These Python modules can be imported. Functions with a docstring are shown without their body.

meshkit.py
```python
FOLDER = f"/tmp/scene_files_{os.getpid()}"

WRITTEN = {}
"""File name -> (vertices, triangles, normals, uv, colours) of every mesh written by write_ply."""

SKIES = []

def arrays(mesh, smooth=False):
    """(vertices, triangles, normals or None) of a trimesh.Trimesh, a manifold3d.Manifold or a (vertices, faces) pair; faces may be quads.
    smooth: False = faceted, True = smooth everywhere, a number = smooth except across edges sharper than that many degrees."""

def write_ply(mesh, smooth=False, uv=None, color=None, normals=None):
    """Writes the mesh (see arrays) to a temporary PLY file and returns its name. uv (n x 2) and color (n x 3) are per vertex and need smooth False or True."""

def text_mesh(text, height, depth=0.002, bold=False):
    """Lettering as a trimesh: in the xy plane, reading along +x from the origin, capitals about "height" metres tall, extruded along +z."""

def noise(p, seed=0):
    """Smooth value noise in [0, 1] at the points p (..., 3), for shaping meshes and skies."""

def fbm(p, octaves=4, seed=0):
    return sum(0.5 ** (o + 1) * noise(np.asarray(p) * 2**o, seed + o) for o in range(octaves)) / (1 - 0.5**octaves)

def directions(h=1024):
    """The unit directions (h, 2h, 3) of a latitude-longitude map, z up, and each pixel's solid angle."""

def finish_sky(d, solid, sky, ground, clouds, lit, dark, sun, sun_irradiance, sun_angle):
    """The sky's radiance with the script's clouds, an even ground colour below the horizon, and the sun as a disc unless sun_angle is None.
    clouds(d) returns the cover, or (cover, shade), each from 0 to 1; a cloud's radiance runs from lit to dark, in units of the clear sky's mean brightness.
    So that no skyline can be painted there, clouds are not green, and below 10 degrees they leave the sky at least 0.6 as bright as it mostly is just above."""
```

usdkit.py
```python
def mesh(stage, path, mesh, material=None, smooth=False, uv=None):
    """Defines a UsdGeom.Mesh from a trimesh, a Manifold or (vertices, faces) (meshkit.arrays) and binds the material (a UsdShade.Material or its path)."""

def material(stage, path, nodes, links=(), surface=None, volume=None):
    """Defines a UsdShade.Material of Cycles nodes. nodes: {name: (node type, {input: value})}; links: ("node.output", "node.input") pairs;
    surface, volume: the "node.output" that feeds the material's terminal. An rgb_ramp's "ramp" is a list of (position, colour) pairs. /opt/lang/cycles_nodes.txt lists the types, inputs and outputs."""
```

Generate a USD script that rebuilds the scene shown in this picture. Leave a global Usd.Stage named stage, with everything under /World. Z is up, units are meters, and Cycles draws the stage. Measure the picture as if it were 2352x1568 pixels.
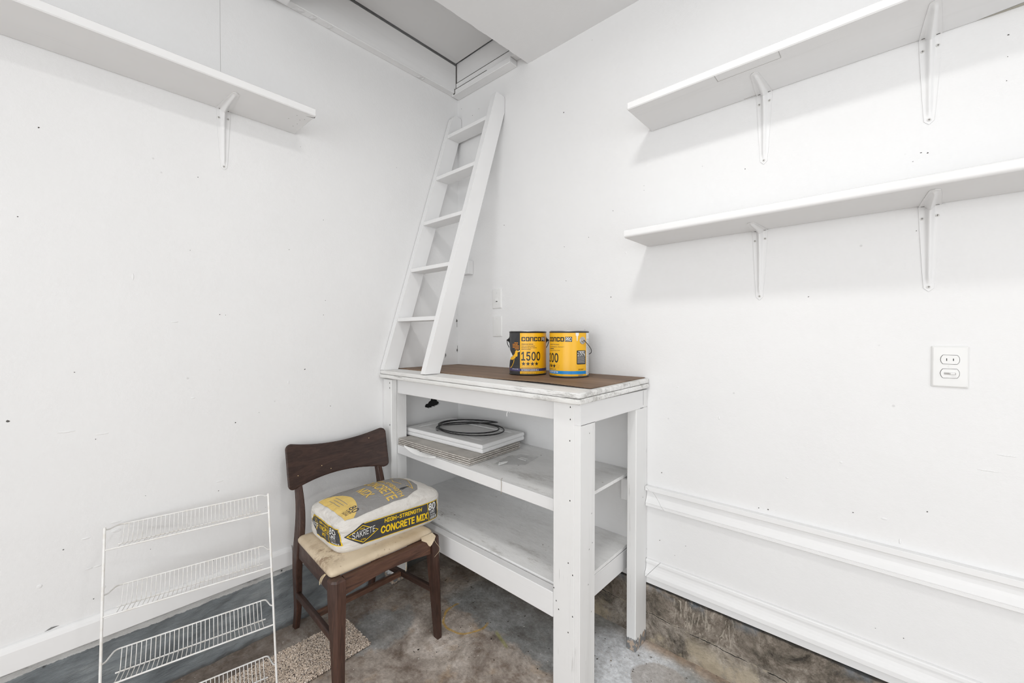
import math, random
import numpy as np
import trimesh, manifold3d
import usdkit, meshkit
from shapely.geometry import Polygon, Point, LineString, box as sbox
from shapely import affinity
from shapely.ops import unary_union
from scipy.interpolate import LinearNDInterpolator
from pxr import Usd, UsdGeom, UsdLux, UsdShade, Gf, Sdf

random.seed(7)
rng = np.random.default_rng(7)
stage = Usd.Stage.CreateInMemory()
UsdGeom.SetStageUpAxis(stage, 'Z')
UsdGeom.SetStageMetersPerUnit(stage, 1.0)
UsdGeom.Xform.Define(stage, '/World')
UsdGeom.Scope.Define(stage, '/World/Looks')

# ------------------------------------------------------------------ camera
CAM = np.array([1.90013, -1.62465, 1.25164])
YAW, PITCH, ROLL, FPX = math.radians(42.0835), math.radians(-0.8591), math.radians(-0.0059), 952.71
_f = np.array([-math.sin(YAW) * math.cos(PITCH), math.cos(YAW) * math.cos(PITCH), math.sin(PITCH)])
_r = np.array([math.cos(YAW), math.sin(YAW), 0.0])
_u = np.cross(_r, _f)
cam = UsdGeom.Camera.Define(stage, '/World/camera')
cam.CreateHorizontalApertureAttr(36.0)
cam.CreateVerticalApertureAttr(24.0)
cam.CreateFocalLengthAttr(36.0 * FPX / 2352)
cam.CreateClippingRangeAttr(Gf.Vec2f(0.02, 200))
_m = Gf.Matrix4d(*_r, 0, *_u, 0, *(-_f), 0, *CAM, 1)
cam.AddTransformOp().Set(_m)
cam.CreateExposureAttr(0.40)

# ------------------------------------------------------------------ lights: a ceiling bulb, plus soft fill added behind and beside the camera
def rect_light(name, loc, target, w, h, power, color=(1, 1, 1)):
    L = UsdLux.RectLight.Define(stage, '/World/' + name)
    L.CreateWidthAttr(w); L.CreateHeightAttr(h); L.CreateIntensityAttr(power); L.CreateColorAttr(Gf.Vec3f(*color))
    L.CreateNormalizeAttr(False)
    z = np.array(loc, float) - np.array(target, float); z /= np.linalg.norm(z)
    x = np.cross([0, 0, 1], z); x /= np.linalg.norm(x); y = np.cross(z, x)
    L.AddTransformOp().Set(Gf.Matrix4d(*x, 0, *y, 0, *z, 0, *map(float, loc), 1))
    return L
lamp = UsdLux.DiskLight.Define(stage, '/World/ceiling_lamp_light')       # a flush ceiling lamp just out of the frame, shining down
lamp.CreateRadiusAttr(0.10); lamp.CreateIntensityAttr(62.0); lamp.CreateNormalizeAttr(False); lamp.CreateColorAttr(Gf.Vec3f(1.0, 0.992, 0.975))
lamp.AddTranslateOp().Set(Gf.Vec3d(1.50, -1.08, 2.53))
rect_light('door_fill_light', (2.6, -4.45, 1.25), (2.6, 0, 1.25), 3.0, 2.1, 2.2, (0.995, 1.0, 1.0))  # added soft fill standing in for daylight at an unseen garage door
rect_light('side_fill_light', (4.12, -1.9, 1.35), (0, -1.9, 1.35), 1.8, 1.5, 1.5, (0.995, 1.0, 1.0))  # added side fill
dome = UsdLux.DomeLight.Define(stage, '/World/sky_light')
dome.CreateIntensityAttr(0.25); dome.CreateColorAttr(Gf.Vec3f(0.92, 0.96, 1.0))

# ------------------------------------------------------------------ material graphs
class G:
    def __init__(s): s.nodes, s.links, s.k = {}, [], 0
    def n(s, kind, **inp):
        s.k += 1; name = f'n{s.k}'; c = {}
        for k, v in inp.items():
            if isinstance(v, str) and v.startswith('@'): s.links.append((v[1:], f'{name}.{k}'))
            else: c[k] = v
        s.nodes[name] = (kind, c)
        return '@' + name
    def pos(s): return s.n('geometry') + '.position'
    def scaled(s, sc, p=None): return s.n('mapping', mapping_type='point', vector=p or s.pos(), scale=sc) + '.vector'
    def noise(s, scale, detail=4, rough=0.55, vec=None, dist=0.0): return s.n('noise_texture', vector=vec or s.pos(), scale=scale, detail=detail, roughness=rough, distortion=dist) + '.fac'
    def ramp(s, fac, *stops): return s.n('rgb_ramp', fac=fac, ramp=list(stops)) + '.color'
    def step(s, v, a, b): return s.n('map_range', range_type='smoothstep', value=v, from_min=a, from_max=b, to_min=0.0, to_max=1.0) + '.result'
    def m(s, op, a, b=0.0, c=0.0): return s.n('math', math_type=op, value1=a, value2=b, value3=c) + '.value'
    def mix(s, fac, a, b): return s.n('mix', mix_type='mix', fac=fac, color1=a, color2=b) + '.color'
    def mulc(s, fac, a, b): return s.n('mix', mix_type='multiply', fac=fac, color1=a, color2=b) + '.color'
    def xyz(s, p=None): 
        q = s.n('separate_xyz', vector=p or s.pos()); return q + '.x', q + '.y', q + '.z'
    def bump(s, h, dist, strength=1.0): return s.n('bump', height=h, distance=dist, strength=strength) + '.normal'
    def done(s, name, color, rough=0.5, normal=None, **kw):
        inp = dict(base_color=color, roughness=rough, **kw)
        if normal: inp['normal'] = normal
        p = s.n('principled_bsdf', **inp)
        return usdkit.material(stage, '/World/Looks/' + name, s.nodes, s.links, surface=p[1:] + '.BSDF')

def lin(r, g, b):
    f = lambda c: c / 12.92 if c <= 0.04045 else ((c + 0.055) / 1.055) ** 2.4
    return tuple(f(c / 255) for c in (r, g, b))

def flat(name, col, rough=0.5, **kw):
    return G().done(name, col, rough, **kw)

def paint(name, base=0.80, rough=0.55, axis=None, bump=0.0006, dirt=0.0, warm=0.0, spots=0.0):
    """white brushed wall paint over plywood or wood: soft tone variation, brush and grain relief, a few dirty rubs"""
    g = G()
    c0 = (base * 0.985, base * 0.985, base * (0.985 - warm)); c1 = (base * 1.02, base * 1.02, base * (1.02 - warm * 0.7))
    col = g.ramp(g.noise(2.2, 5, 0.6), (0.3, c0), (0.7, c1))
    vec = g.scaled(axis) if axis else None
    grain = g.noise(26 if axis else 60, 6, 0.65, vec)
    if dirt:
        d = g.m('multiply', g.step(g.noise(9, 8, 0.72, vec), 0.52, 0.75), dirt)
        col = g.mulc(d, col, (0.42, 0.415, 0.41))
    if spots:
        sp = g.step(g.n('voronoi_texture', vector=g.pos(), scale=9.0) + '.distance', 0.045, 0.02)
        sel = g.step(g.noise(3.1, 2, 0.5), 0.52, 0.56)
        col = g.mulc(g.m('multiply', g.m('multiply', sp, sel), spots), col, (0.35, 0.34, 0.33))
    h = g.m('add', g.m('multiply', grain, 0.6), g.noise(7, 6, 0.6))
    return g.done(name, col, rough, g.bump(h, bump), specular_ior_level=0.35)

M = {}
M['wall'] = paint('wall_paint', 0.80, 0.6, None, 0.0014, spots=0.25)
M['ceil'] = paint('ceiling_paint', 0.78, 0.7, None, 0.001)
M['hatch'] = paint('hatch_paint', 0.74, 0.7, (1, 0.1, 1), 0.0012, dirt=0.12)
M['trim'] = paint('trim_paint', 0.82, 0.4, None, 0.0004)
M['woodx'] = paint('painted_wood_along_x', 0.80, 0.5, (0.06, 1, 1), 0.0012, dirt=0.10)
M['woody'] = paint('painted_wood_along_y', 0.80, 0.5, (1, 0.06, 1), 0.0012, dirt=0.10)
M['woodz'] = paint('painted_wood_along_z', 0.80, 0.5, (1, 1, 0.06), 0.0012, dirt=0.05)
M['ladder'] = paint('ladder_paint', 0.81, 0.5, (1, 0.5, 0.1), 0.001, dirt=0.03)
M['bracket'] = paint('bracket_paint', 0.79, 0.4, None, 0.0004)
M['plate'] = flat('plate_plastic', (0.78, 0.78, 0.77), 0.35)
M['black'] = flat('black_recess', (0.008, 0.008, 0.008), 0.9)
M['mark'] = flat('dark_scuff_and_shade', (0.10, 0.095, 0.09), 0.8)  # scuffs and holes, also the shade lines between the ceiling boards
M['greymark'] = flat('grey_scuff', (0.42, 0.41, 0.40), 0.8)
M['screw'] = flat('screw_paint', (0.66, 0.65, 0.63), 0.4)
M['steel'] = flat('bright_steel', (0.62, 0.62, 0.62), 0.3, metallic=1.0)
M['darksteel'] = flat('dark_steel', (0.12, 0.12, 0.12), 0.4, metallic=0.8)

def m_shelfwood(name, axis, dirt):
    g = G(); v = g.scaled(axis)
    col = g.ramp(g.noise(14, 7, 0.65, v), (0.25, (0.78, 0.78, 0.775)), (0.6, (0.87, 0.87, 0.865)))
    x, y, z = g.xyz(); d = g.m('multiply', g.step(g.noise(13, 9, 0.78, v), 0.50, 0.66), g.m('add', g.m('multiply', g.step(y, -0.25, -0.40), dirt), dirt * 0.5))
    col = g.mix(d, col, (0.36, 0.34, 0.31))
    sp = g.step(g.n('voronoi_texture', vector=g.pos(), scale=24.0) + '.distance', 0.13, 0.05)
    col = g.mulc(g.m('multiply', sp, g.step(g.noise(5, 2), 0.5, 0.6)), col, (0.35, 0.33, 0.3))
    return g.done(name, col, 0.6, g.bump(g.noise(22, 8, 0.7, v), 0.002))
M['shelfply'] = m_shelfwood('worn_painted_plywood', (0.4, 1, 1), 0.38)

def m_top():
    g = G(); v = g.scaled((0.12, 0.5, 1)); x, y, z = g.xyz()
    col = g.ramp(g.noise(18, 8, 0.7, v), (0.3, (0.70, 0.69, 0.66)), (0.62, (0.83, 0.83, 0.82)))
    wear = g.step(g.noise(46, 9, 0.78, g.scaled((0.30, 0.55, 1))), 0.46, 0.66)
    near = g.m('add', g.m('multiply', g.step(x, 0.78, 1.02), 0.9), 0.16)
    front = g.m('maximum', g.step(y, -0.492, -0.512), g.step(x, 1.168, 1.182))
    d = g.m('multiply', g.m('multiply', wear, near), g.m('add', g.m('multiply', front, 0.85), 0.15))
    col = g.mix(g.m('multiply', d, 0.62), col, (0.30, 0.29, 0.27))
    crack = g.step(g.noise(60, 4, 0.6, g.scaled((0.1, 1, 1.0))), 0.63, 0.68)
    col = g.mix(g.m('multiply', crack, 0.5), col, (0.15, 0.145, 0.14))
    return g.done('worn_tabletop_paint', col, 0.55, g.bump(g.noise(40, 8, 0.7, v), 0.003))
M['top'] = m_top()

def m_leg():
    g = G(); x, y, z = g.xyz(); v = g.scaled((1, 1, 0.06))
    col = g.ramp(g.noise(2.2, 5), (0.3, (0.78, 0.78, 0.775)), (0.7, (0.82, 0.82, 0.815)))
    col = g.mulc(g.m('multiply', g.step(g.noise(10, 8, 0.7, v), 0.55, 0.72), 0.14), col, (0.45, 0.44, 0.43))
    crack = g.step(g.m('absolute', g.m('subtract', g.noise(30, 2, 0.4, g.scaled((1, 1, 0.025))), 0.5)), 0.004, 0.001)
    col = g.mulc(g.m('multiply', g.m('multiply', crack, g.step(g.noise(7, 4), 0.54, 0.64)), 0.35), col, (0.35, 0.33, 0.31))
    n = g.noise(38, 5, 0.6)
    hh = g.m('add', z, g.m('multiply', g.m('subtract', n, 0.5), 0.10))
    foot = g.step(hh, 0.052, 0.045)
    bare = g.mix(g.step(g.noise(55, 3), 0.48, 0.55), (0.20, 0.205, 0.21), (0.48, 0.38, 0.30))
    col = g.mix(foot, col, bare)
    dn = g.noise(14, 6, 0.6)
    return g.done('leg_paint', col, 0.5, g.bump(g.m('add', g.m('multiply', g.noise(26, 6, 0.65, v), 0.5), dn), 0.0012))
M['leg'] = m_leg()

def m_curb_left():
    g = G(); x, y, z = g.xyz(); v = g.scaled((1, 0.35, 1.3))
    col = g.ramp(g.noise(9, 8, 0.65, v), (0.36, lin(116, 122, 125)), (0.5, lin(143, 150, 154)), (0.64, lin(170, 176, 179)))
    col = g.mulc(g.step(y, -0.62, -0.38), col, (0.45, 0.42, 0.38))  # curb darkened under the bench, its shade put into the colour
    n = g.noise(46, 6, 0.7)
    edge = g.m('add', z, g.m('multiply', g.m('subtract', n, 0.5), 0.016))
    white = g.m('multiply', g.step(edge, 0.2395, 0.2412), g.step(y, -0.52, -0.60))
    wc = g.mix(g.m('multiply', g.step(g.noise(60, 6, 0.7, g.scaled((1, 0.25, 1))), 0.56, 0.66), g.m('multiply', g.step(z, 0.246, 0.262), 0.7)), (0.76, 0.76, 0.75), (0.16, 0.16, 0.16))
    col = g.mix(white, col, wc)
    scr = g.step(g.noise(34, 8, 0.75, g.scaled((1, 0.15, 1.2))), 0.66, 0.72)
    col = g.mix(g.m('multiply', scr, 0.35), col, (0.48, 0.49, 0.49))
    pit = g.step(g.n('voronoi_texture', vector=g.pos(), scale=30.0) + '.distance', 0.16, 0.06)
    col = g.mix(g.m('multiply', pit, g.step(g.noise(7, 3), 0.56, 0.62)), col, (0.05, 0.05, 0.05))
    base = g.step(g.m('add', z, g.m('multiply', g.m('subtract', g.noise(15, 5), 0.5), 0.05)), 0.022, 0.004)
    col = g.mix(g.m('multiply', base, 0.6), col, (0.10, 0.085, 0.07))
    return g.done('painted_curb', col, 0.55, g.bump(g.noise(34, 9, 0.72, v), 0.016))
M['curbL'] = m_curb_left()

def m_curb_right():
    g = G(); x, y, z = g.xyz()
    col = g.ramp(g.noise(8, 10, 0.78, None, 0.8), (0.36, lin(78, 73, 67)), (0.45, lin(138, 130, 119)), (0.54, lin(176, 166, 155)), (0.64, lin(216, 208, 198)))
    col = g.mulc(g.m('multiply', g.step(g.noise(34, 8, 0.8), 0.47, 0.60), 0.7), col, (0.45, 0.42, 0.39))
    up = g.step(z, 0.10, 0.125)
    col = g.mulc(g.m('multiply', up, 0.6), col, (0.66, 0.62, 0.57))
    tan = g.m('multiply', g.step(g.noise(6, 7, 0.7), 0.44, 0.58), g.step(z, 0.12, 0.04))
    col = g.mix(g.m('multiply', tan, 0.7), col, lin(218, 203, 176))
    blue = g.m('multiply', g.step(g.noise(8, 4), 0.5, 0.62), g.step(z, 0.19, 0.232))
    col = g.mix(g.m('multiply', blue, 0.55), col, lin(138, 152, 165))
    # the cold joint across the middle of the curb
    jn = g.m('absolute', g.m('subtract', g.m('add', z, g.m('multiply', g.m('subtract', g.noise(20, 6), 0.5), 0.02)), g.m('subtract', 0.158, g.m('multiply', x, 0.036))))
    col = g.mix(g.m('multiply', g.m('multiply', g.step(jn, 0.007, 0.002), g.step(g.noise(36, 6, 0.7), 0.46, 0.58)), 0.7), col, lin(204, 192, 172))
    col = g.mix(g.m('multiply', g.step(jn, 0.0022, 0.0008), g.step(g.noise(11, 3), 0.42, 0.5)), col, (0.03, 0.028, 0.025))
    # white mineral drips
    dr = g.noise(52, 5, 0.6, g.scaled((1, 1, 0.20)), 2.4)
    reach = g.step(g.m('add', z, g.m('multiply', g.noise(16, 2), 0.12)), 0.15, 0.19)
    win = g.m('multiply', g.step(x, 1.27, 1.31), g.step(x, 1.56, 1.47))
    col = g.mix(g.m('multiply', g.m('multiply', g.step(dr, 0.56, 0.60), reach), g.m('multiply', win, 0.75)), col, lin(206, 196, 182))
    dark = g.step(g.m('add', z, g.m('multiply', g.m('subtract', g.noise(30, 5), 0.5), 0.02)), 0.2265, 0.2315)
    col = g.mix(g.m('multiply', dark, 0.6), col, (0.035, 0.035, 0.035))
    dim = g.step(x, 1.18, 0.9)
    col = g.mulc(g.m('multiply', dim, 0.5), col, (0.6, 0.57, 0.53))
    return g.done('bare_concrete_curb', col, 0.8, g.bump(g.noise(36, 10, 0.75), 0.012))
M['curbR'] = m_curb_right()

def m_floor():
    g = G(); x, y, z = g.xyz()
    n1 = g.noise(4.2, 9, 0.68, None, 0.5); n2 = g.noise(17, 8, 0.7); n3 = g.noise(70, 6, 0.7)
    brown = g.ramp(n1, (0.34, lin(90, 81, 73)), (0.45, lin(122, 113, 105)), (0.54, lin(148, 140, 132)), (0.64, lin(176, 169, 162)))
    brown = g.mulc(g.m('multiply', g.step(n2, 0.47, 0.68), 0.75), brown, (0.55, 0.47, 0.40))
    orange = g.m('multiply', g.step(g.noise(9, 5), 0.56, 0.68), 0.28)
    brown = g.mix(orange, brown, lin(150, 124, 92))
    grey = g.ramp(g.noise(8, 9, 0.75), (0.36, lin(98, 98, 96)), (0.5, lin(124, 127, 127)), (0.62, lin(148, 151, 152)))
    wob = g.m('multiply', g.m('subtract', g.noise(9, 6, 0.65), 0.5), 0.16)
    # old grey floor paint left under the bench and beside the carpet
    yy = g.m('add', y, wob)
    under = g.m('multiply', g.step(yy, -0.400, -0.375), g.step(g.m('add', x, wob), 0.30, 0.42))
    d = g.m('sqrt', g.m('add', g.m('power', g.m('multiply', g.m('subtract', x, 0.31), 1.0), 2.0), g.m('power', g.m('multiply', g.m('subtract', y, -0.70), 0.8), 2.0)))
    patch = g.step(g.m('add', d, wob), 0.135, 0.10)
    col = g.mix(g.m('multiply', g.m('maximum', under, g.m('multiply', patch, 0.85)), 0.85), brown, grey)
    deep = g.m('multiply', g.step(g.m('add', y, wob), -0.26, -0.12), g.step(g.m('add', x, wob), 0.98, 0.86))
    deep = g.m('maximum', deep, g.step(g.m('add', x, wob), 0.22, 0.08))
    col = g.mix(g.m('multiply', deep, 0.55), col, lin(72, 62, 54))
    # pale worn patch round the back leg
    d2 = g.m('sqrt', g.m('add', g.m('power', g.m('subtract', x, 1.17), 2.0), g.m('power', g.m('multiply', g.m('subtract', y, -0.17), 1.0), 2.0)))
    pale = g.step(g.m('add', d2, g.m('multiply', wob, 0.8)), 0.22, 0.13)
    col = g.mix(g.m('multiply', pale, 0.8), col, g.ramp(n2, (0.3, lin(158, 160, 162)), (0.6, lin(196, 199, 202))))
    d3 = g.m('sqrt', g.m('add', g.m('power', g.m('subtract', x, 1.315), 2.0), g.m('power', g.m('subtract', y, -0.185), 2.0)))
    col = g.mix(g.m('multiply', g.step(g.m('add', d3, g.m('multiply', wob, 0.4)), 0.11, 0.095), 0.7), col, lin(136, 130, 124))
    # rusty dirt line along the right curb
    rust = g.m('multiply', g.step(g.m('add', y, g.m('multiply', wob, 0.4)), -0.075, -0.01), g.step(x, 1.0, 1.2))
    col = g.mix(g.m('multiply', rust, 0.75), col, g.ramp(n2, (0.36, lin(82, 66, 54)), (0.6, lin(138, 118, 98))))
    # yellow crayon ring
    rr = g.m('sqrt', g.m('add', g.m('power', g.m('subtract', x, 0.527), 2.0), g.m('power', g.m('subtract', y, -0.405), 2.0)))
    ring = g.step(g.m('absolute', g.m('subtract', g.m('add', rr, g.m('multiply', g.m('subtract', g.noise(14, 2), 0.5), 0.02)), 0.103)), 0.0070, 0.003)
    ring = g.m('multiply', ring, g.m('multiply', g.step(y, -0.358, -0.376), g.step(g.noise(26, 5, 0.7), 0.30, 0.46)))
    col = g.mix(g.m('multiply', ring, 0.75), col, lin(164, 132, 62))
    s1 = g.m('multiply', g.step(g.m('absolute', g.m('add', g.m('subtract', y, -0.40), g.m('multiply', g.m('subtract', x, 0.735), 0.35))), 0.011, 0.004), g.step(g.m('absolute', g.m('subtract', x, 0.735)), 0.06, 0.035))
    col = g.mix(g.m('multiply', s1, 0.6), col, lin(140, 140, 84))
    # oil spots, pits and pale specks
    oil = g.step(g.noise(11, 4, 0.6), 0.66, 0.74)
    col = g.mulc(g.m('multiply', oil, 0.75), col, (0.42, 0.38, 0.35))
    vo = g.n('voronoi_texture', vector=g.pos(), scale=46.0)
    col = g.mix(g.m('multiply', g.step(vo + '.distance', 0.16, 0.06), g.step(g.noise(6, 3), 0.52, 0.62)), col, (0.03, 0.027, 0.024))
    vo2 = g.n('voronoi_texture', vector=g.pos(), scale=60.0)
    col = g.mix(g.m('multiply', g.step(vo2 + '.distance', 0.14, 0.08), g.step(g.noise(8, 3), 0.55, 0.62)), col, (0.55, 0.53, 0.48))
    col = g.mix(1.0, col, g.n('mix', mix_type='multiply', fac=1.0, color1=col, color2=(2.0, 2.0, 2.02)) + '.color')
    col = g.mulc(0.6, col, g.ramp(n3, (0.3, (0.5, 0.48, 0.46)), (0.62, (1.1, 1.1, 1.1))))
    streak = g.step(g.noise(16, 7, 0.75, g.n('mapping', mapping_type='point', vector=g.pos(), rotation=(0, 0, 0.7), scale=(0.25, 1, 1)) + '.vector'), 0.56, 0.70)
    col = g.mix(g.m('multiply', streak, 0.35), col, lin(176, 168, 160))
    return g.done('stained_concrete', col, g.n('map_range', value=n2, from_min=0.3, from_max=0.7, to_min=0.42, to_max=0.75) + '.result', g.bump(g.m('add', n2, g.m('multiply', n3, 0.4)), 0.003))
M['floor'] = m_floor()

def walnut(name, axis, c=(lin(50, 34, 29), lin(78, 54, 44))):
    g = G(); v = g.scaled(axis)
    w = g.noise(13, 5, 0.6, v, 2.2)
    rings = g.m('fraction', g.m('multiply', w, 7.0))
    rg = g.m('absolute', g.m('subtract', rings, 0.5))
    col = g.ramp(w, (0.30, c[0]), (0.5, tuple((a + b) / 2 for a, b in zip(*c))), (0.68, c[1]))
    col = g.mulc(0.55, col, g.ramp(rg, (0.05, (0.55, 0.50, 0.47)), (0.35, (1.08, 1.06, 1.05))))
    fine = g.noise(150, 3, 0.6, v)
    col = g.mulc(0.55, col, g.ramp(fine, (0.3, (0.55, 0.52, 0.50)), (0.6, (1.1, 1.1, 1.1))))
    chip = g.step(g.noise(75, 5, 0.7), 0.705, 0.72)
    col = g.mix(g.m('multiply', chip, 0.6), col, lin(158, 118, 84))
    return g.done(name, col, g.n('map_range', value=g.noise(20, 4), from_min=0.3, from_max=0.7, to_min=0.4, to_max=0.58) + '.result', g.bump(fine, 0.0005))
M['walx'] = walnut('walnut_along_x', (0.12, 1, 1))
M['waly'] = walnut('walnut_along_y', (1, 0.12, 1), (lin(70, 46, 37), lin(120, 86, 67)))
M['walyd'] = walnut('walnut_backrest', (1, 0.14, 1), (lin(48, 33, 28), lin(70, 49, 41)))
M['walz'] = walnut('walnut_along_z', (1, 1, 0.1), (lin(54, 36, 29), lin(84, 57, 46)))

def m_vinyl():
    g = G()
    col = g.ramp(g.noise(7, 6, 0.6), (0.3, lin(190, 170, 142)), (0.6, lin(214, 197, 170)))
    st = g.step(g.noise(11, 6, 0.65), 0.56, 0.70)
    x, y, z = g.xyz()
    col = g.mix(g.m('multiply', st, 0.45), col, lin(150, 122, 92))
    d = g.m('sqrt', g.m('add', g.m('power', g.m('subtract', x, 0.40), 2.0), g.m('power', g.m('subtract', y, -0.985), 2.0)))
    col = g.mix(g.m('multiply', g.step(d, 0.11, 0.03), g.m('multiply', g.step(g.noise(26, 6, 0.7), 0.45, 0.62), 0.8)), col, lin(128, 100, 74))
    sp = g.step(g.n('voronoi_texture', vector=g.pos(), scale=32.0) + '.distance', 0.13, 0.05)
    col = g.mix(g.m('multiply', sp, 0.45), col, lin(140, 112, 84))
    return g.done('cream_vinyl', col, 0.45, g.bump(g.noise(90, 4, 0.6), 0.0008))
M['vinyl'] = m_vinyl()

def m_paper(name, base, dirt=0.3):
    g = G()
    col = g.ramp(g.noise(9, 7, 0.65), (0.3, tuple(c * 0.86 for c in base)), (0.65, base))
    col = g.mix(g.m('multiply', g.step(g.noise(20, 7, 0.7), 0.54, 0.72), dirt), col, lin(150, 132, 116))
    crk = g.noise(30, 7, 0.7, g.scaled((1, 0.7, 1)), 0.8)
    return g.done(name, col, 0.55, g.bump(crk, 0.004))
M['bagpaper'] = m_paper('white_bag_paper', lin(226, 222, 216), 0.30)
M['baggrey'] = m_paper('dusty_grey_print', lin(146, 144, 142), 0.5)
M['bagyellow'] = m_paper('faded_yellow_print', lin(232, 200, 116), 0.18)
M['bagblack'] = flat('charcoal_print', lin(62, 62, 64), 0.5)
M['yellow'] = flat('yellow_print', lin(240, 200, 20), 0.5)
M['yellowfade'] = flat('faded_yellow_lettering', lin(222, 186, 92), 0.6)
M['white'] = flat('white_print', (0.80, 0.80, 0.79), 0.5)
M['ink'] = flat('black_print', (0.012, 0.012, 0.012), 0.35)
M['greyink'] = flat('grey_lettering', lin(70, 68, 70), 0.6)
M['canyellow'] = flat('can_yellow_label', lin(238, 180, 22), 0.33)
M['canblack'] = flat('can_black_label', lin(52, 52, 54), 0.35)
M['canstripe'] = flat('can_dark_hatching', lin(34, 34, 35), 0.35)
M['orange'] = flat('orange_print', lin(224, 138, 26), 0.4)
M['violet'] = flat('violet_band', lin(74, 70, 112), 0.35)
M['blue'] = flat('blue_band', lin(0, 134, 208), 0.35)
M['rubber'] = flat('black_cable_jacket', (0.016, 0.016, 0.017), 0.35)
M['rackwhite'] = (lambda g: g.done('white_wire_coating', g.ramp(g.noise(40, 5, 0.6), (0.35, (0.76, 0.735, 0.69)), (0.55, (0.83, 0.825, 0.81))), 0.35))(G())
M['racktan'] = flat('yellowed_wire_coating', lin(222, 206, 188), 0.4)

def m_mat():
    g = G(); v = g.scaled((0.08, 1, 1))
    col = g.ramp(g.noise(18, 7, 0.65, v), (0.3, lin(96, 74, 56)), (0.5, lin(122, 97, 76)), (0.7, lin(142, 116, 92)))
    sp = g.step(g.n('voronoi_texture', vector=g.pos(), scale=20.0) + '.distance', 0.12, 0.05)
    col = g.mix(g.m('multiply', sp, g.step(g.noise(6, 2), 0.5, 0.56)), col, lin(50, 38, 30))
    return g.done('brown_hardboard', col, 0.6, g.bump(g.noise(40, 6, 0.6, v), 0.0012))
M['mat'] = m_mat()
M['tile'] = (lambda g: g.done('beige_tile_glaze', g.ramp(g.noise(14, 6), (0.36, lin(164, 159, 152)), (0.62, lin(186, 181, 174))), 0.4))(G())
M['tileedge'] = (lambda g: g.done('chalky_tile_body', g.ramp(g.noise(60, 6, 0.7, g.scaled((1, 1, 2))), (0.38, lin(172, 166, 160)), (0.62, lin(218, 214, 208))), 0.8))(G())
M['door'] = paint('cabinet_door_paint', 0.84, 0.4, (0.15, 1, 1), 0.0008, dirt=0.12)
def m_pile():
    g = G()
    r = g.n('voronoi_texture', vector=g.scaled((1, 1, 0.01)), scale=330.0) + '.color'
    r = g.n('separate_color', color=r) + '.r'
    col = g.ramp(r, (0.0, lin(88, 80, 78)), (0.10, lin(150, 138, 130)), (0.24, lin(216, 198, 182)), (0.55, lin(246, 230, 212)), (0.8, lin(238, 222, 206)), (1.0, lin(252, 244, 234)))
    return g.done('speckled_carpet_yarn', col, 0.9)
M['pile'] = m_pile()
M['backing'] = flat('carpet_backing', lin(90, 80, 72), 0.9)
def m_film():
    g = G()
    t = g.n('transparent_bsdf', color=(0.96, 0.96, 0.96)); d = g.n('translucent_bsdf', color=(0.85, 0.85, 0.85)); s = g.n('glossy_bsdf', color=(0.9, 0.9, 0.9), roughness=0.16)
    a = g.n('mix_closure', fac=0.10, closure1=t + '.BSDF', closure2=d + '.BSDF')
    f = g.m('multiply', g.n('layer_weight', blend=0.35) + '.facing', 0.30)
    mx = g.n('mix_closure', fac=f, closure1=a + '.closure', closure2=s + '.BSDF')
    return usdkit.material(stage, '/World/Looks/clear_plastic_film', g.nodes, g.links, surface=mx[1:] + '.closure')
M['film'] = m_film()
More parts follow.
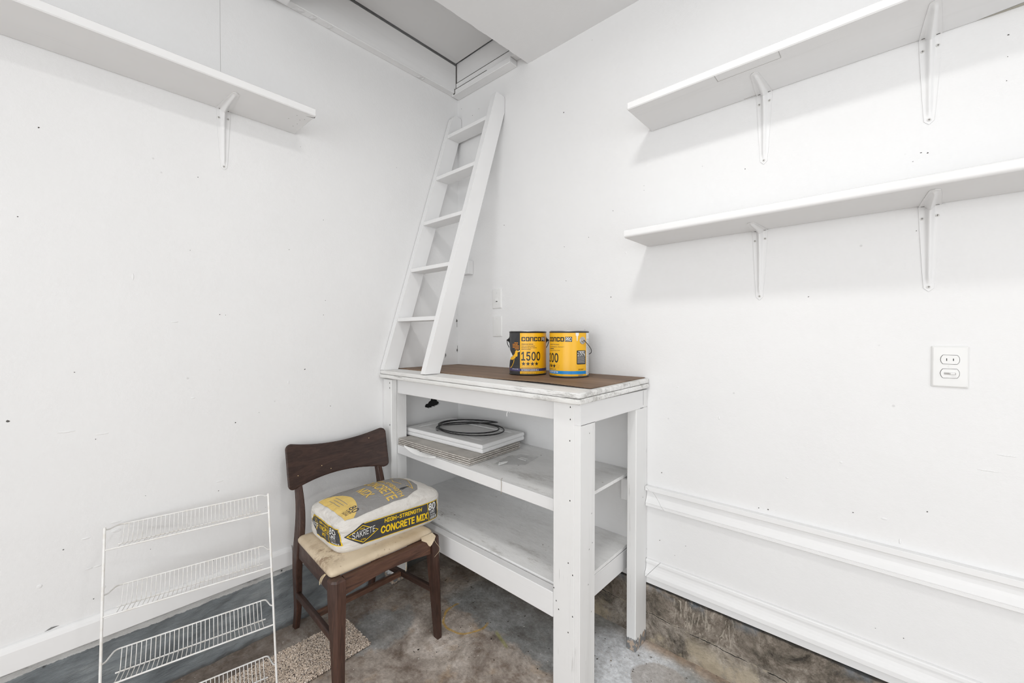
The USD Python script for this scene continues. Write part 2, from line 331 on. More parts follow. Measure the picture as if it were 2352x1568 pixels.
def m_debris():
    g = G(); r = g.n('separate_color', color=g.n('voronoi_texture', vector=g.scaled((1, 1, 0.01)), scale=60.0) + '.color') + '.g'
    return g.done('debris_chips', g.ramp(r, (0.0, (0.02, 0.017, 0.014)), (0.5, (0.06, 0.045, 0.035)), (0.72, (0.22, 0.17, 0.12)), (0.80, (0.55, 0.52, 0.46)), (1.0, (0.72, 0.70, 0.66))), 0.8)
M['debris'] = m_debris()

# ------------------------------------------------------------------ scene helpers
used = {}
def numbered(path):
    k = used.get(path, -1) + 1
    used[path] = k
    return path if k == 0 else f'{path}_{k:03d}'

class T:
    def __init__(s, path, loc): s.path, s.loc = path, np.array(loc, float)

def setdata(prim, label=None, cat=None, group=None, kind=None):
    for k, v in (('label', label), ('category', cat), ('group', group), ('kind', kind)):
        if v: prim.SetCustomDataByKey(k, v)

def thing(name, label, cat, loc=(0, 0, 0), group=None, kind=None):
    p = numbered('/World/' + name)
    x = UsdGeom.Xform.Define(stage, p); x.AddTranslateOp().Set(Gf.Vec3d(*map(float, loc)))
    setdata(x.GetPrim(), label, cat, group, kind)
    return T(p, loc)

def sub(name, parent, label=None):
    """a part that has sub-parts of its own"""
    p = numbered(parent.path + '/' + name)
    x = UsdGeom.Xform.Define(stage, p)
    setdata(x.GetPrim(), label)
    return T(p, parent.loc)

def obj(name, mesh, mat, parent=None, smooth=False, label=None, cat=None, group=None, kind=None):
    """one Mesh prim, given in world metres"""
    if isinstance(mesh, (list,)): mesh = trimesh.util.concatenate(mesh)
    v, f, n = meshkit.arrays(mesh, smooth)
    loc = parent.loc if parent else np.zeros(3)
    p = numbered((parent.path if parent else '/World') + '/' + name)
    mm = trimesh.Trimesh(v - loc, f, process=False)
    if smooth: pass
    me = usdkit.mesh(stage, p, (v - loc, f), M[mat] if isinstance(mat, str) else mat)
    if n is not None:
        from pxr import Vt
        me.CreateNormalsAttr(Vt.Vec3fArray.FromNumpy(n.astype(np.float32))); me.SetNormalsInterpolation('vertex')
    setdata(me.GetPrim(), label, cat, group, kind)
    return T(p, loc)

def hull(points): return trimesh.convex.convex_hull(np.asarray(points, float))

def bx(x0, x1, y0, y1, z0, z1, b=0.0015):
    """box with chamfered edges"""
    pts = []
    X, Y, Z = sorted((x0, x1)), sorted((y0, y1)), sorted((z0, z1))
    b = min(b, 0.3 * min(X[1] - X[0], Y[1] - Y[0], Z[1] - Z[0]))
    if b <= 0: return trimesh.creation.box(bounds=[[X[0], Y[0], Z[0]], [X[1], Y[1], Z[1]]])
    for i in (0, 1):
        for j in (0, 1):
            for k in (0, 1):
                p = np.array([X[i], Y[j], Z[k]]); s = np.array([1 - 2 * i, 1 - 2 * j, 1 - 2 * k]) * b
                pts += [p + s * [0, 1, 1], p + s * [1, 0, 1], p + s * [1, 1, 0]]
    return hull(pts)

def prism(poly, axis, a, b):
    """2-D polygon extruded along an axis: 'x' takes (y,z), 'y' takes (x,z), 'z' takes (x,y)"""
    m = trimesh.creation.extrude_polygon(poly if isinstance(poly, Polygon) else Polygon(poly), b - a, engine='earcut')
    v = m.vertices.copy(); v[:, 2] += a
    if axis == 'x': v = v[:, [2, 0, 1]]
    if axis == 'y': v = v[:, [0, 2, 1]]
    f = m.faces if axis != 'y' else m.faces[:, ::-1]
    return trimesh.Trimesh(v, f, process=False)

def loft(rings, closed=True, cap=True):
    rings = [np.asarray(r, float) for r in rings]; n = len(rings[0]); V = np.vstack(rings); F = []
    for i in range(len(rings) - 1):
        for j in range(n if closed else n - 1):
            a, b = i * n + j, i * n + (j + 1) % n
            F += [[a, b, b + n], [a, b + n, a + n]]
    if cap:
        for i, flip in ((0, True), (len(rings) - 1, False)):
            c = len(V); V = np.vstack([V, rings[i].mean(0)])
            for j in range(n):
                t = [i * n + j, i * n + (j + 1) % n, c]
                F.append(t[::-1] if flip else t)
    m = trimesh.Trimesh(V, np.array(F), process=False)
    if m.volume < 0: m.invert()
    return m

def tube(path, r, seg=8, cap=True):
    P = np.asarray(path, float); n = len(P)
    R = np.broadcast_to(np.asarray(r, float), (n,))
    t = np.gradient(P, axis=0); t /= np.linalg.norm(t, axis=1, keepdims=True)
    a = np.array([0, 0, 1.0]) if abs(t[0][2]) < 0.9 else np.array([1.0, 0, 0])
    u = np.cross(t[0], a); u /= np.linalg.norm(u); rings = []
    ang = np.arange(seg) * 2 * np.pi / seg
    for i in range(n):
        u = u - t[i] * (u @ t[i]); u /= np.linalg.norm(u); w = np.cross(t[i], u)
        rings.append(P[i] + R[i] * (np.cos(ang)[:, None] * u + np.sin(ang)[:, None] * w))
    return loft(rings, True, cap)

def spline(pts, n=60):
    from scipy.interpolate import CubicSpline
    P = np.asarray(pts, float); s = np.r_[0, np.cumsum(np.linalg.norm(np.diff(P, axis=0), axis=1))]
    return CubicSpline(s, P)(np.linspace(0, s[-1], n))

def rrect(w, d, r, n=4):
    out = []
    for cx, cy, a0 in ((w / 2 - r, d / 2 - r, 0), (-w / 2 + r, d / 2 - r, 90), (-w / 2 + r, -d / 2 + r, 180), (w / 2 - r, -d / 2 + r, 270)):
        for k in range(n + 1):
            a = math.radians(a0 + 90 * k / n); out.append((cx + r * math.cos(a), cy + r * math.sin(a)))
    return np.array(out)

def plate_on(axis, u, z, w, h, t, bev, r=0.003):
    """bevelled plate standing off a wall: axis 'x' = on the left wall (faces +x, u is y), 'y' = on the right wall (faces -y, u is x)"""
    rings = []
    for ins, dd in ((0, 0.0), (0, t * 0.35), (bev * 0.5, t * 0.8), (bev, t)):
        q = rrect(w - 2 * ins, h - 2 * ins, max(r, 0.001), 3)
        rings.append(np.c_[q[:, 0] + u, np.full(len(q), -dd), q[:, 1] + z] if axis == 'y' else np.c_[np.full(len(q), dd), q[:, 0] + u, q[:, 1] + z])
    return loft(rings)

def text2d(s, h, bold=False, width=None):
    """lettering as flat triangles in the plane, capitals h tall, squeezed to the given width"""
    m = meshkit.text_mesh(s, 1.0, depth=0.01, bold=bold)
    top = np.abs(m.vertices[m.faces][:, :, 2] - 0.01).max(1) < 1e-6
    m = trimesh.Trimesh(m.vertices, m.faces[top], process=False); m.remove_unreferenced_vertices()
    v = np.array(m.vertices)[:, :2]; v[:, 0] -= v[:, 0].min()
    v[:, 1] *= h; v[:, 0] *= (width / v[:, 0].max()) if width else h
    return v, np.array(m.faces)

def poly2d(p):
    gs = getattr(p, 'geoms', [p]); V, F, n = [], [], 0
    for g in gs:
        if g.is_empty: continue
        v, f = trimesh.creation.triangulate_polygon(g, engine='earcut')
        V.append(v); F.append(np.asarray(f) + n); n += len(v)
    return np.vstack(V), np.vstack(F)

def wrap(flat2, fn, edge=0.008, at=(0, 0)):
    """lays flat triangles on a surface: fn(points Nx2) -> Nx3"""
    parts = flat2 if isinstance(flat2, list) else [flat2]
    out = []
    for v, f in parts:
        v3 = np.c_[v + np.asarray(at), np.zeros(len(v))]
        if edge: 
            v3, f = trimesh.remesh.subdivide_to_size(v3, f, edge, max_iter=12)
        out.append(trimesh.Trimesh(fn(np.asarray(v3)[:, :2]), f, process=False))
    return trimesh.util.concatenate(out)

def lathe(profile, seg=48):
    """profile (radius, z) revolved about z"""
    ang = np.arange(seg) * 2 * np.pi / seg
    return loft([np.c_[r * np.cos(ang), r * np.sin(ang), np.full(seg, z)] for r, z in profile])

def move(m, d): m = m.copy(); m.apply_translation(d); return m

# ------------------------------------------------------------------ the room
XR, YF = 4.2, -4.6
def grid_slab(axis, u0, u1, z0, z1, step, amp, depth, seed):
    """wall-foot slab with a rough front face"""
    nu, nz = int((u1 - u0) / step) + 1, int((z1 - z0) / step) + 1
    U, Z = np.meshgrid(np.linspace(u0, u1, nu), np.linspace(z0, z1, nz))
    d = (meshkit.fbm(np.stack([U * 22, Z * 30, 0 * U], -1), 4, seed) - 0.5) * amp
    back = np.full_like(d, -depth)
    def pts(d): return np.stack([d, U, Z], -1).reshape(-1, 3) if axis == 'x' else np.stack([U, -d, Z], -1).reshape(-1, 3)
    V = np.vstack([pts(d), pts(back)]); n = nu * nz; F = []
    idx = np.arange(n).reshape(nz, nu)
    a, b, c, e = idx[:-1, :-1].ravel(), idx[:-1, 1:].ravel(), idx[1:, 1:].ravel(), idx[1:, :-1].ravel()
    F = np.vstack([np.c_[a, b, c], np.c_[a, c, e], np.c_[a, c, b] + n, np.c_[a, e, c] + n])
    rim = np.r_[idx[0, :], idx[1:, -1], idx[-1, -2::-1], idx[-2:0:-1, 0]]
    r2 = np.roll(rim, -1)
    F = np.vstack([F, np.c_[rim, rim + n, r2], np.c_[r2, rim + n, r2 + n]])
    return trimesh.Trimesh(V, F, process=False)

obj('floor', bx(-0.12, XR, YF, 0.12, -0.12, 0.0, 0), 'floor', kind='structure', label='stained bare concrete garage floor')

wl = thing('wall_left', 'white painted left wall above a grey painted concrete foot', None, kind='structure')
holepts = [(-0.243, 0.858), (-0.236, 0.868), (-0.222, 0.870), (-0.214, 0.880), (-0.204, 0.884), (-0.198, 0.900), (-0.186, 0.905), (-0.168, 0.902), (-0.163, 0.890), (-0.152, 0.884), (-0.150, 0.874), (-0.139, 0.868), (-0.137, 0.860), (-0.150, 0.853), (-0.165, 0.852), (-0.176, 0.846), (-0.184, 0.850), (-0.196, 0.843), (-0.205, 0.846), (-0.218, 0.842), (-0.226, 0.848), (-0.238, 0.850)]
wallpoly = sbox(YF, 0.264, 0.0, 2.9).difference(Polygon(holepts))
obj('wall_panel', prism(wallpoly, 'x', -0.012, 0.0), 'wall', wl)
obj('wall_cavity', bx(-0.05, -0.0125, YF, 0.0, 0.264, 2.9, 0), 'black', wl)
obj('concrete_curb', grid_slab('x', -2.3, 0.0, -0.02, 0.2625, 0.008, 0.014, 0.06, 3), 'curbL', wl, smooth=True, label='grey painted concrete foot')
wr = thing('wall_right', 'white painted right wall above a bare stained concrete foot', None, kind='structure')
obj('wall_panel', bx(-0.012, XR, 0.0, 0.012, 0.238, 2.9, 0), 'wall', wr)
obj('wall_backing', bx(-0.05, XR, 0.0125, 0.05, 0.0, 2.9, 0), 'black', wr)
obj('concrete_curb', grid_slab('y', -0.006, 2.6, -0.02, 0.232, 0.010, 0.010, 0.06, 5), 'curbR', wr, smooth=True, label='bare stained concrete foot')
# nail holes, chips and scuffs on the two walls
spL = [(-1.646, 1.876, 4), (-1.69, 1.6, 3), (-1.536, 2.187, 2), (-0.943, 1.618, 3), (-0.799, 1.344, 3), (-0.796, 1.774, 3), (-1.283, 1.563, 2), (-1.58, 1.135, 3), (-1.715, 1.001, 6), (-1.535, 0.915, 3), (-0.77, 0.926, 3), (-0.882, 1.102, 5), (-1.063, 0.936, 2), (-1.204, 0.654, 3), (-1.415, 0.696, 2), (-1.146, 0.908, 4), (-1.257, 1.837, 3), (-1.404, 0.505, 2), (-0.893, 2.071, 2), (-0.416, 2.123, 2), (-1.194, 1.331, 3), (-1.175, 1.33, 2), (-0.79, 1.41, 3), (-1.61, 0.583, 3), (-1.545, 0.397, 3), (-1.223, 0.392, 2), (-1.099, 0.378, 2), (-1.042, 0.54, 2)]
spR = [(0.762, 2.3, 5), (1.02, 1.788, 3), (0.899, 1.693, 3), (0.766, 1.669, 3), (0.377, 1.84, 4), (1.011, 1.417, 4), (1.713, 1.375, 3), (1.159, 1.862, 2), (1.159, 1.843, 2), (1.386, 1.879, 2), (1.966, 1.759, 3), (1.979, 1.755, 3), (1.95, 1.739, 2), (0.776, 1.508, 3), (1.239, 0.703, 3), (1.607, 0.659, 4), (1.579, 0.657, 3), (1.959, 1.544, 2), (1.528, 1.831, 3), (0.033, 2.581, 3), (0.128, 2.51, 4), (2.121, 2.009, 3), (2.12, 1.955, 2), (2.119, 1.895, 2), (1.83, 0.713, 3), (1.989, 0.761, 3), (1.884, 0.384, 2), (1.945, 0.384, 2), (1.232, 0.429, 3), (1.293, 0.39, 2), (1.334, 0.441, 2), (0.182, 2.527, 3)]
def specks(pts, axis):
    out = []
    for u, z, r in pts:
        k = 7; a = np.arange(k) * 2 * np.pi / k; rr = r * 0.00048 * (0.6 + 0.8 * rng.random(k))
        uu, zz = u + rr * np.cos(a) * 1.2, z + rr * np.sin(a)
        lo = np.c_[np.zeros(k), uu, zz] if axis == 'x' else np.c_[uu, np.zeros(k), zz]
        hi = lo.copy(); hi[:, 0 if axis == 'x' else 1] += 0.0004 if axis == 'x' else -0.0004
        out.append(loft([lo, hi]))
    return out
obj('nail_holes', specks(spL, 'x'), 'mark', wl, kind='stuff')
obj('nail_holes', specks(spR, 'y'), 'mark', wr, kind='stuff')
# the vertical panel seams, raised hairlines of paint
obj('panel_seam', bx(0, 0.0005, -1.1834, -1.1826, 2.18, 2.62, 0), 'greymark', wl)
# corner crack by the bench and torn paint chips
cr = [bx(0.0, 0.0006, -0.008 + 0.002 * math.sin(9 * k), -0.006 + 0.002 * math.sin(9 * k), 1.10 + 0.05 * k, 1.14 + 0.05 * k, 0) for k in (1, 4)]
cr += [hull([(0.0, -0.0995, 1.118), (0.0, -0.092, 1.135), (0.0012, -0.094, 1.140), (0.0, -0.098, 1.150)]), hull([(0, -0.013, 1.155), (0, -0.008, 1.17), (0.001, -0.012, 1.172), (0, -0.003, 1.16)]), hull([(0, -0.018, 1.33), (0, -0.01, 1.345), (0.001, -0.012, 1.35), (0, -0.004, 1.335)])]
obj('paint_chips', cr, 'mark', wl, kind='stuff')
def runs(pts, axis):
    out = []
    for u, z, w, h in pts:
        m = trimesh.creation.icosphere(2, 1.0); m.apply_scale((0.0014, w, h) if axis == 'x' else (w, 0.0014, h)); m.apply_translation((0, u, z) if axis == 'x' else (u, 0, z)); out.append(m)
    return out
obj('paint_runs', runs([(-1.20, 0.69, 0.012, 0.003), (-1.49, 0.60, 0.012, 0.005), (-1.56, 0.60, 0.010, 0.003), (-1.42, 0.545, 0.010, 0.003), (-1.555, 0.50, 0.009, 0.003), (-1.535, 0.50, 0.009, 0.003), (-1.66, 0.49, 0.006, 0.006), (-1.52, 0.425, 0.004, 0.005), (-1.49, 0.63, 0.014, 0.003), (-1.60, 0.95, 0.020, 0.003), (-1.52, 0.93, 0.016, 0.003), (-1.44, 1.45, 0.003, 0.012), (-1.33, 1.30, 0.010, 0.003), (-0.95, 1.05, 0.003, 0.008), (-1.28, 1.02, 0.006, 0.003)], 'x'), 'wall', wl, smooth=True, kind='stuff')
obj('paint_runs', runs([(1.90, 0.715, 0.008, 0.003), (1.935, 0.66, 0.003, 0.008), (1.66, 0.78, 0.004, 0.003), (2.10, 0.90, 0.02, 0.0015), (2.13, 0.945, 0.018, 0.0015), (1.80, 0.86, 0.004, 0.003), (1.45, 0.95, 0.003, 0.006), (1.08, 1.60, 0.003, 0.006), (1.30, 1.05, 0.005, 0.002)], 'y'), 'wall', wr, smooth=True, kind='stuff')
obj('paint_tear', hull([(0, -1.652, 0.3462), (0, -1.620, 0.3500), (0.0012, -1.638, 0.3535), (0.0012, -1.630, 0.3525), (0, -1.640, 0.3465)]), flat('torn_edge', (0.22, 0.22, 0.215), 0.8), wl)
# hidden sides of the room, with an assumed garage door and a side opening for the fill
obj('wall_back', [bx(-0.1, 1.0, YF - 0.1, YF, 0, 2.7, 0), bx(1.0, XR, YF - 0.1, YF, 2.35, 2.7, 0)], 'wall', kind='structure')
obj('wall_far', [bx(XR, XR + 0.1, YF, 0.1, 0, 0.5, 0), bx(XR, XR + 0.1, YF, 0.1, 2.2, 2.9, 0), bx(XR, XR + 0.1, YF, -2.9, 0.5, 2.2, 0), bx(XR, XR + 0.1, -0.9, 0.1, 0.5, 2.2, 0)], 'wall', kind='structure')

# ceiling with the attic opening
ce = thing('ceiling', 'white ceiling with an open attic hatch in the corner', None, kind='structure')
edge = [(0.543 + 0.054 * y + 0.0012 * math.sin(31 * y) * math.sin(83 * y + 1) + 0.0036 * (rng.random() - 0.5), y) for y in np.linspace(-0.957, -0.002, 90)]
cpoly = Polygon([(0.030, YF), (XR, YF), (XR, 0.0), (edge[-1][0], 0.0)] + edge[::-1] + [(0.034, -0.957)])
obj('ceiling_panel', prism(cpoly, 'z', 2.623, 2.636), 'ceil', ce)
obj('hatch_panel', bx(0.0445, 0.62, -1.02, -0.053, 2.812, 2.828, 0.001), 'hatch', ce, label='grey painted hatch cover')
obj('joist_board', bx(0.0005, 0.040, -1.02, -0.0005, 2.643, 2.803, 0.002), 'woody', ce)
obj('blocking_board', bx(0.0405, 0.545, -0.042, -0.0005, 2.704, 2.818, 0.002), 'woodx', ce)
obj('blocking_board', bx(0.0405, 0.545, -0.048, -0.0005, 2.668, 2.7025, 0.002), 'woodx', ce)
obj('batten', bx(0.012, 0.470, -0.056, -0.0005, 2.637, 2.666, 0.002), 'woodx', ce)
obj('joist_board', bx(0.548, 0.588, -1.02, -0.0005, 2.6365, 2.803, 0.002), 'woody', ce)
obj('blocking_board', bx(0.0405, 0.5475, -1.02, -0.966, 2.6365, 2.803, 0.002), 'woodx', ce)
obj('attic_light_blocker', [bx(-0.1, XR + 0.1, YF - 0.1, 0.1, 2.94, 2.98, 0)], 'mark', ce)  # cover added over the attic to block the sky light
obj('board_shade_lines', [bx(0.0415, 0.545, -0.0486, -0.044, 2.7015, 2.7035, 0), bx(0.0395, 0.0412, -0.0495, -0.043, 2.668, 2.80, 0), bx(0.0412, 0.30, -0.0566, -0.05, 2.6655, 2.6670, 0), bx(0.03, 0.041, -0.06, -0.05, 2.64, 2.668, 0)], 'mark', ce)  # dark strips standing in for contact shadow and cracks between the boards
# rags of torn tape along the joist
rag = []
for y0, w in ((-0.93, 0.05), (-0.86, 0.03), (-0.78, 0.02), (-0.30, 0.03), (-0.27, 0.015)):
    rag.append(hull([(0.004, y0, 2.6425), (0.034, y0 + w * 0.3, 2.6425), (0.03, y0 + w, 2.6425), (0.006, y0 + w * 0.8, 2.6425), (0.018, y0 + w * 0.5, 2.6395)]))
obj('torn_tape', rag, 'hatch', ce, kind='stuff')

# baseboards and chair rail
def molding(profile, axis, a_fn, b_fn):
    """profile of (stand-off, z); the ends may be cut on a slant"""
    P = np.array(profile, float)
    if axis == 'y':
        r0 = np.c_[[a_fn(z) for z in P[:, 1]], -P[:, 0], P[:, 1]]; r1 = np.c_[[b_fn(z) for z in P[:, 1]], -P[:, 0], P[:, 1]]
    else:
        r0 = np.c_[P[:, 0], [a_fn(z) for z in P[:, 1]], P[:, 1]]; r1 = np.c_[P[:, 0], [b_fn(z) for z in P[:, 1]], P[:, 1]]
    n = len(P); v, f = trimesh.creation.triangulate_polygon(Polygon(P), engine='earcut')
    V = np.vstack([r0, r1]); F = []
    for j in range(n):
        k = (j + 1) % n; F += [[j, k, k + n], [j, k + n, j + n]]
    # caps: earcut keeps the polygon's vertex order
    order = [int(np.argmin(np.abs(P - q).sum(1))) for q in v]
    for t in f:
        t = [order[i] for i in t]; F += [t, [t[2] + n, t[1] + n, t[0] + n]]
    m = trimesh.Trimesh(V, np.array(F), process=False); m.fix_normals(); return m
obj('baseboard_left', molding([(0.0005, 0.266), (0.013, 0.266), (0.014, 0.268), (0.014, 0.326), (0.011, 0.335), (0.006, 0.343), (0.0005, 0.345)], 'x', lambda z: YF, lambda z: -0.945), 'trim', kind='structure', label='white painted baseboard along the left wall')
rail = [(0.0005, 0.641), (0.019, 0.641), (0.020, 0.640), (0.020, 0.6245), (0.0185, 0.623), (0.0060, 0.6215), (0.0040, 0.616), (0.0038, 0.608), (0.0058, 0.598), (0.0095, 0.588), (0.0150, 0.579), (0.0185, 0.5735), (0.0165, 0.5722), (0.0165, 0.571), (0.0175, 0.5705), (0.0175, 0.561), (0.0155, 0.559), (0.0005, 0.559)]
tr = thing('trim_1', 'white cove-moulded chair rail low on the right wall', None, kind='structure')
cut = lambda z: 1.181 + (0.641 - z) * 0.92
obj('rail', molding(rail, 'y', lambda z: cut(z) + 0.0012, lambda z: XR), 'trim', tr)
obj('rail_return', molding(rail, 'y', lambda z: 1.1795, lambda z: max(cut(z), 1.1805)), 'trim', tr)
basep = [(0.0005, 0.341), (0.008, 0.340), (0.011, 0.337), (0.0115, 0.329), (0.0075, 0.327), (0.007, 0.320), (0.0078, 0.310), (0.0105, 0.300), (0.0155, 0.2915), (0.019, 0.2885), (0.020, 0.287), (0.020, 0.273), (0.018, 0.2715), (0.0005, 0.2715)]
br = thing('baseboard_right', 'white moulded base trim above the concrete foot of the right wall', None, kind='structure')
cutb = lambda z: 1.182 + (z - 0.2715) * 0.78
obj('base_trim', molding(basep, 'y', lambda z: cutb(z) + 0.0012, lambda z: XR), 'trim', br)
obj('base_return', molding(basep, 'y', lambda z: 1.1795, lambda z: max(cutb(z), 1.1805)), 'trim', br)

# ------------------------------------------------------------------ wall shelves on pressed steel brackets
def bracket_mesh(arm, drop, we=0.023, wt=0.009):
    """pressed steel L bracket in local axes: u across, n off the wall (arm), z up (drop is down). Returns vertices as (u, n, z)."""
    L1, L2 = arm, drop; N = 26
    S = []
    for t in np.linspace(0, 1, N):        # along the shelf, tip to elbow
        S.append((L1 * (1 - t), 0.0, 'h', t))
    for t in np.linspace(0, 1, N)[1:]:    # down the wall, elbow to tip
        S.append((0.0, -L2 * t, 'v', 1 - t))
    across = np.linspace(-1, 1, 17)
    outer, inner = [], []
    for n0, z0, arm_, e in S:
        d = e                              # 1 at the elbow, 0 at a tip
        w = wt + (we - wt) * d ** 0.8
        tip = min(1.0, math.sqrt(max(0.0, 1 - (1 - min(1, ((1 - abs(1 - 0)) if 0 else d) * (L1 if arm_ == 'h' else L2) / wt)) ** 2)))
        w *= max(tip, 0.05)
        rw = (0.35 + 0.05 * d) * 0.012 / 0.0115
        rib_h = 0.0055 + 0.016 * d ** 5
        row_o, row_i = [], []
        blend = max(0.0, (d - 0.80) / 0.20)
        for a in across:
            u = a * w
            k = abs(u) / (0.0062 + 0.004 * d)
            rib = rib_h * (0.5 * (1 + math.cos(math.pi * min(k, 1.0)))) ** 0.7 if d > 0.08 else 0.0
            rib *= min(1.0, (d - 0.08) / 0.08) if d > 0.08 else 0
            nn, zz = (n0, z0 - 0.0016 - rib) if arm_ == 'h' else (n0 + 0.0016 + rib, z0)
            if arm_ == 'h' and nn < 0.0016 + 0.6 * rib: nn = 0.0016 + 0.6 * rib
            if arm_ == 'v' and zz > -0.0016 - 0.6 * rib: zz = -0.0016 - 0.6 * rib
            row_o.append((u, nn, zz)); row_i.append((u, n0, z0) if arm_ == 'h' else (u, n0, z0))
        outer.append(row_o); inner.append(row_i)
    O, I = np.array(outer), np.array(inner); nr, nc = O.shape[:2]
    V = np.vstack([O.reshape(-1, 3), I.reshape(-1, 3)]); n = nr * nc; idx = np.arange(n).reshape(nr, nc)
    a, b, c, e = idx[:-1, :-1].ravel(), idx[:-1, 1:].ravel(), idx[1:, 1:].ravel(), idx[1:, :-1].ravel()
    F = np.vstack([np.c_[a, b, c], np.c_[a, c, e], np.c_[a, c, b] + n, np.c_[a, e, c] + n])
    rim = np.r_[idx[0, :], idx[1:, -1], idx[-1, -2::-1], idx[-2:0:-1, 0]]; r2 = np.roll(rim, -1)
    F = np.vstack([F, np.c_[rim, rim + n, r2], np.c_[r2, rim + n, r2 + n]])
    return V, F

def screw_head(axis, u, n, z, r=0.0042):
    """round head with a dark cross: returns head and cross meshes"""
    h = trimesh.creation.cylinder(r, 0.0016, sections=14); c = [trimesh.creation.box((r * 1.2, r * 0.22, 0.0004)), trimesh.creation.box((r * 0.22, r * 1.2, 0.0004))]
    c = trimesh.util.concatenate(c); c.apply_translation((0, 0, 0.00095))
    out = []
    for m in (h, c):
        v = m.vertices.copy()
        if axis == 'x': v = np.c_[v[:, 2] + n, v[:, 0] + u, v[:, 1] + z]
        elif axis == 'y': v = np.c_[v[:, 0] + u, -v[:, 2] - n, v[:, 1] + z]
        out.append(trimesh.Trimesh(v, m.faces if axis == 'x' else m.faces, process=False))
    for m in out: m.fix_normals()
    return out

def bracket(parent, side, u, z, arm, drop):
    V, F = bracket_mesh(arm, drop)
    v = np.c_[V[:, 1] + 0.0004, V[:, 0] + u, V[:, 2] + z - 0.0004] if side == 'x' else np.c_[V[:, 0] + u, -V[:, 1] - 0.0004, V[:, 2] + z - 0.0004]
    m = trimesh.Trimesh(v, F, process=False); m.fix_normals()
    b = sub('bracket', parent)
    obj('steel_arm', m, 'bracket', b, smooth=40)
    for du, dz in ((-0.015, -0.034), (0.015, -0.030), (0, -drop + 0.012)):
        s, c = screw_head(side, u + du, 0.0027, z + dz)
        k = obj('screw', s, 'screw', b, smooth=30)
        obj('screw_slot', c, 'mark', b)
    dn = []
    for du in (-0.014, 0.015): dn.append(bx(0.006, 0.011, u + du - 0.0012, u + du + 0.0012, z - 0.0026, z - 0.0019, 0) if side == 'x' else bx(u + du - 0.0035, u + du + 0.0035, -0.0085, -0.006, z - 0.0026, z - 0.0019, 0))
    obj('rivet_slots', dn, 'mark', b, kind='stuff')

def rounded_board(poly_yz, axis, a, b, mat, parent, name='board', rad=0.006):
    p = Polygon(poly_yz).buffer(-rad).buffer(rad, quad_segs=4)
    return obj(name, prism(p, axis, a, b), mat, parent, smooth=35)

sh = thing('wall_shelf', 'white board shelf high on the left wall, held by a pressed steel bracket', 'shelf', (0, -1.7, 2.116), group=None)
m1 = bx(0.0006, 0.219, -2.75, -0.916, 2.116, 2.145, 0.003)
obj('board', m1, 'woody', sh)
obj('split', [hull([(0.205, -0.9155, 2.1158), (0.200, -0.9155, 2.1158), (0.190, -0.945, 2.1158), (0.205, -0.9155, 2.1225), (0.200, -0.9155, 2.1225)])], 'mark', sh)
bracket(sh, 'x', -1.176, 2.116, 0.172, 0.228)
bracket(sh, 'x', -2.05, 2.116, 0.172, 0.228)
obj('nail_holes', [bx(x, x + 0.002, y, y + 0.002, 2.1155, 2.1159, 0) for x, y in ((0.17, -0.972), (0.14, -0.95), (0.10, -0.945), (0.12, -0.985), (0.07, -0.95), (0.16, -0.94))], 'mark', sh, kind='stuff')

sh = thing('wall_shelf', 'upper white board shelf on the right wall, square front edge, nearest the ceiling', 'shelf', (1.9, 0, 2.07))
obj('board', bx(1.190, 3.1, -0.217, -0.0006, 2.070, 2.0965, 0.003), 'woodx', sh)
bracket(sh, 'y', 1.585, 2.070, 0.152, 0.238)
bracket(sh, 'y', 1.981, 2.070, 0.172, 0.238)
bracket(sh, 'y', 2.70, 2.070, 0.172, 0.238)
kx = [(1.500, -0.186), (1.508, -0.196), (1.504, -0.178)]
obj('paint_scars', [bx(1.487, 1.4885, -0.215, -0.175, 2.0695, 2.0701, 0), bx(1.487, 1.66, -0.1765, -0.1755, 2.0695, 2.0701, 0), bx(1.660, 1.6612, -0.214, -0.176, 2.0695, 2.0701, 0), bx(1.525, 1.57, -0.0095, -0.008, 2.0695, 2.0701, 0)], 'greymark', sh, kind='stuff')
obj('bare_chip', hull([(2.065, -0.004, 2.0692), (2.16, -0.018, 2.0692), (2.28, -0.03, 2.0692), (2.30, -0.006, 2.0692), (2.20, -0.002, 2.0699), (2.10, -0.001, 2.0699)]), flat('bare_wood', lin(176, 172, 160), 0.8), sh)

sh = thing('wall_shelf', 'lower white board shelf on the right wall with a rounded front edge', 'shelf', (1.9, 0, 1.61))
rounded_board([(-0.0006, 1.609), (-0.217, 1.609), (-0.217, 1.638), (-0.0006, 1.638)], 'x', 1.182, 3.1, 'woodx', sh, 'board', 0.009)
bracket(sh, 'y', 1.576, 1.609, 0.140, 0.236)
bracket(sh, 'y', 1.985, 1.609, 0.176, 0.236)
bracket(sh, 'y', 2.70, 1.609, 0.172, 0.236)

# ------------------------------------------------------------------ wall plates
def plate_screw(parent, u, z):
    s, c = screw_head('y', u, 0.0064, z, 0.0032)
    obj('screw', s, 'plate', parent, smooth=30); obj('screw_slot', bx(u - 0.0022, u + 0.0022, -0.0077, -0.0072, z - 0.0004, z + 0.0004, 0), 'greymark', parent)
t = thing('light_switch', 'white toggle light switch plate on the right wall beside the ladder', 'light switch', (0.326, 0, 1.40))
obj('cover_plate', plate_on('y', 0.326, 1.450, 0.068, 0.106, 0.006, 0.004), 'plate', t, smooth=25)
obj('toggle', hull([(0.3215, -0.006, 1.438), (0.3305, -0.006, 1.438), (0.3215, -0.006, 1.458), (0.3305, -0.006, 1.458), (0.322, -0.016, 1.436), (0.330, -0.016, 1.436), (0.322, -0.016, 1.443), (0.330, -0.016, 1.443)]), 'plate', t)
obj('toggle_slot', bx(0.3205, 0.3315, -0.0066, -0.0058, 1.433, 1.437, 0), 'mark', t)
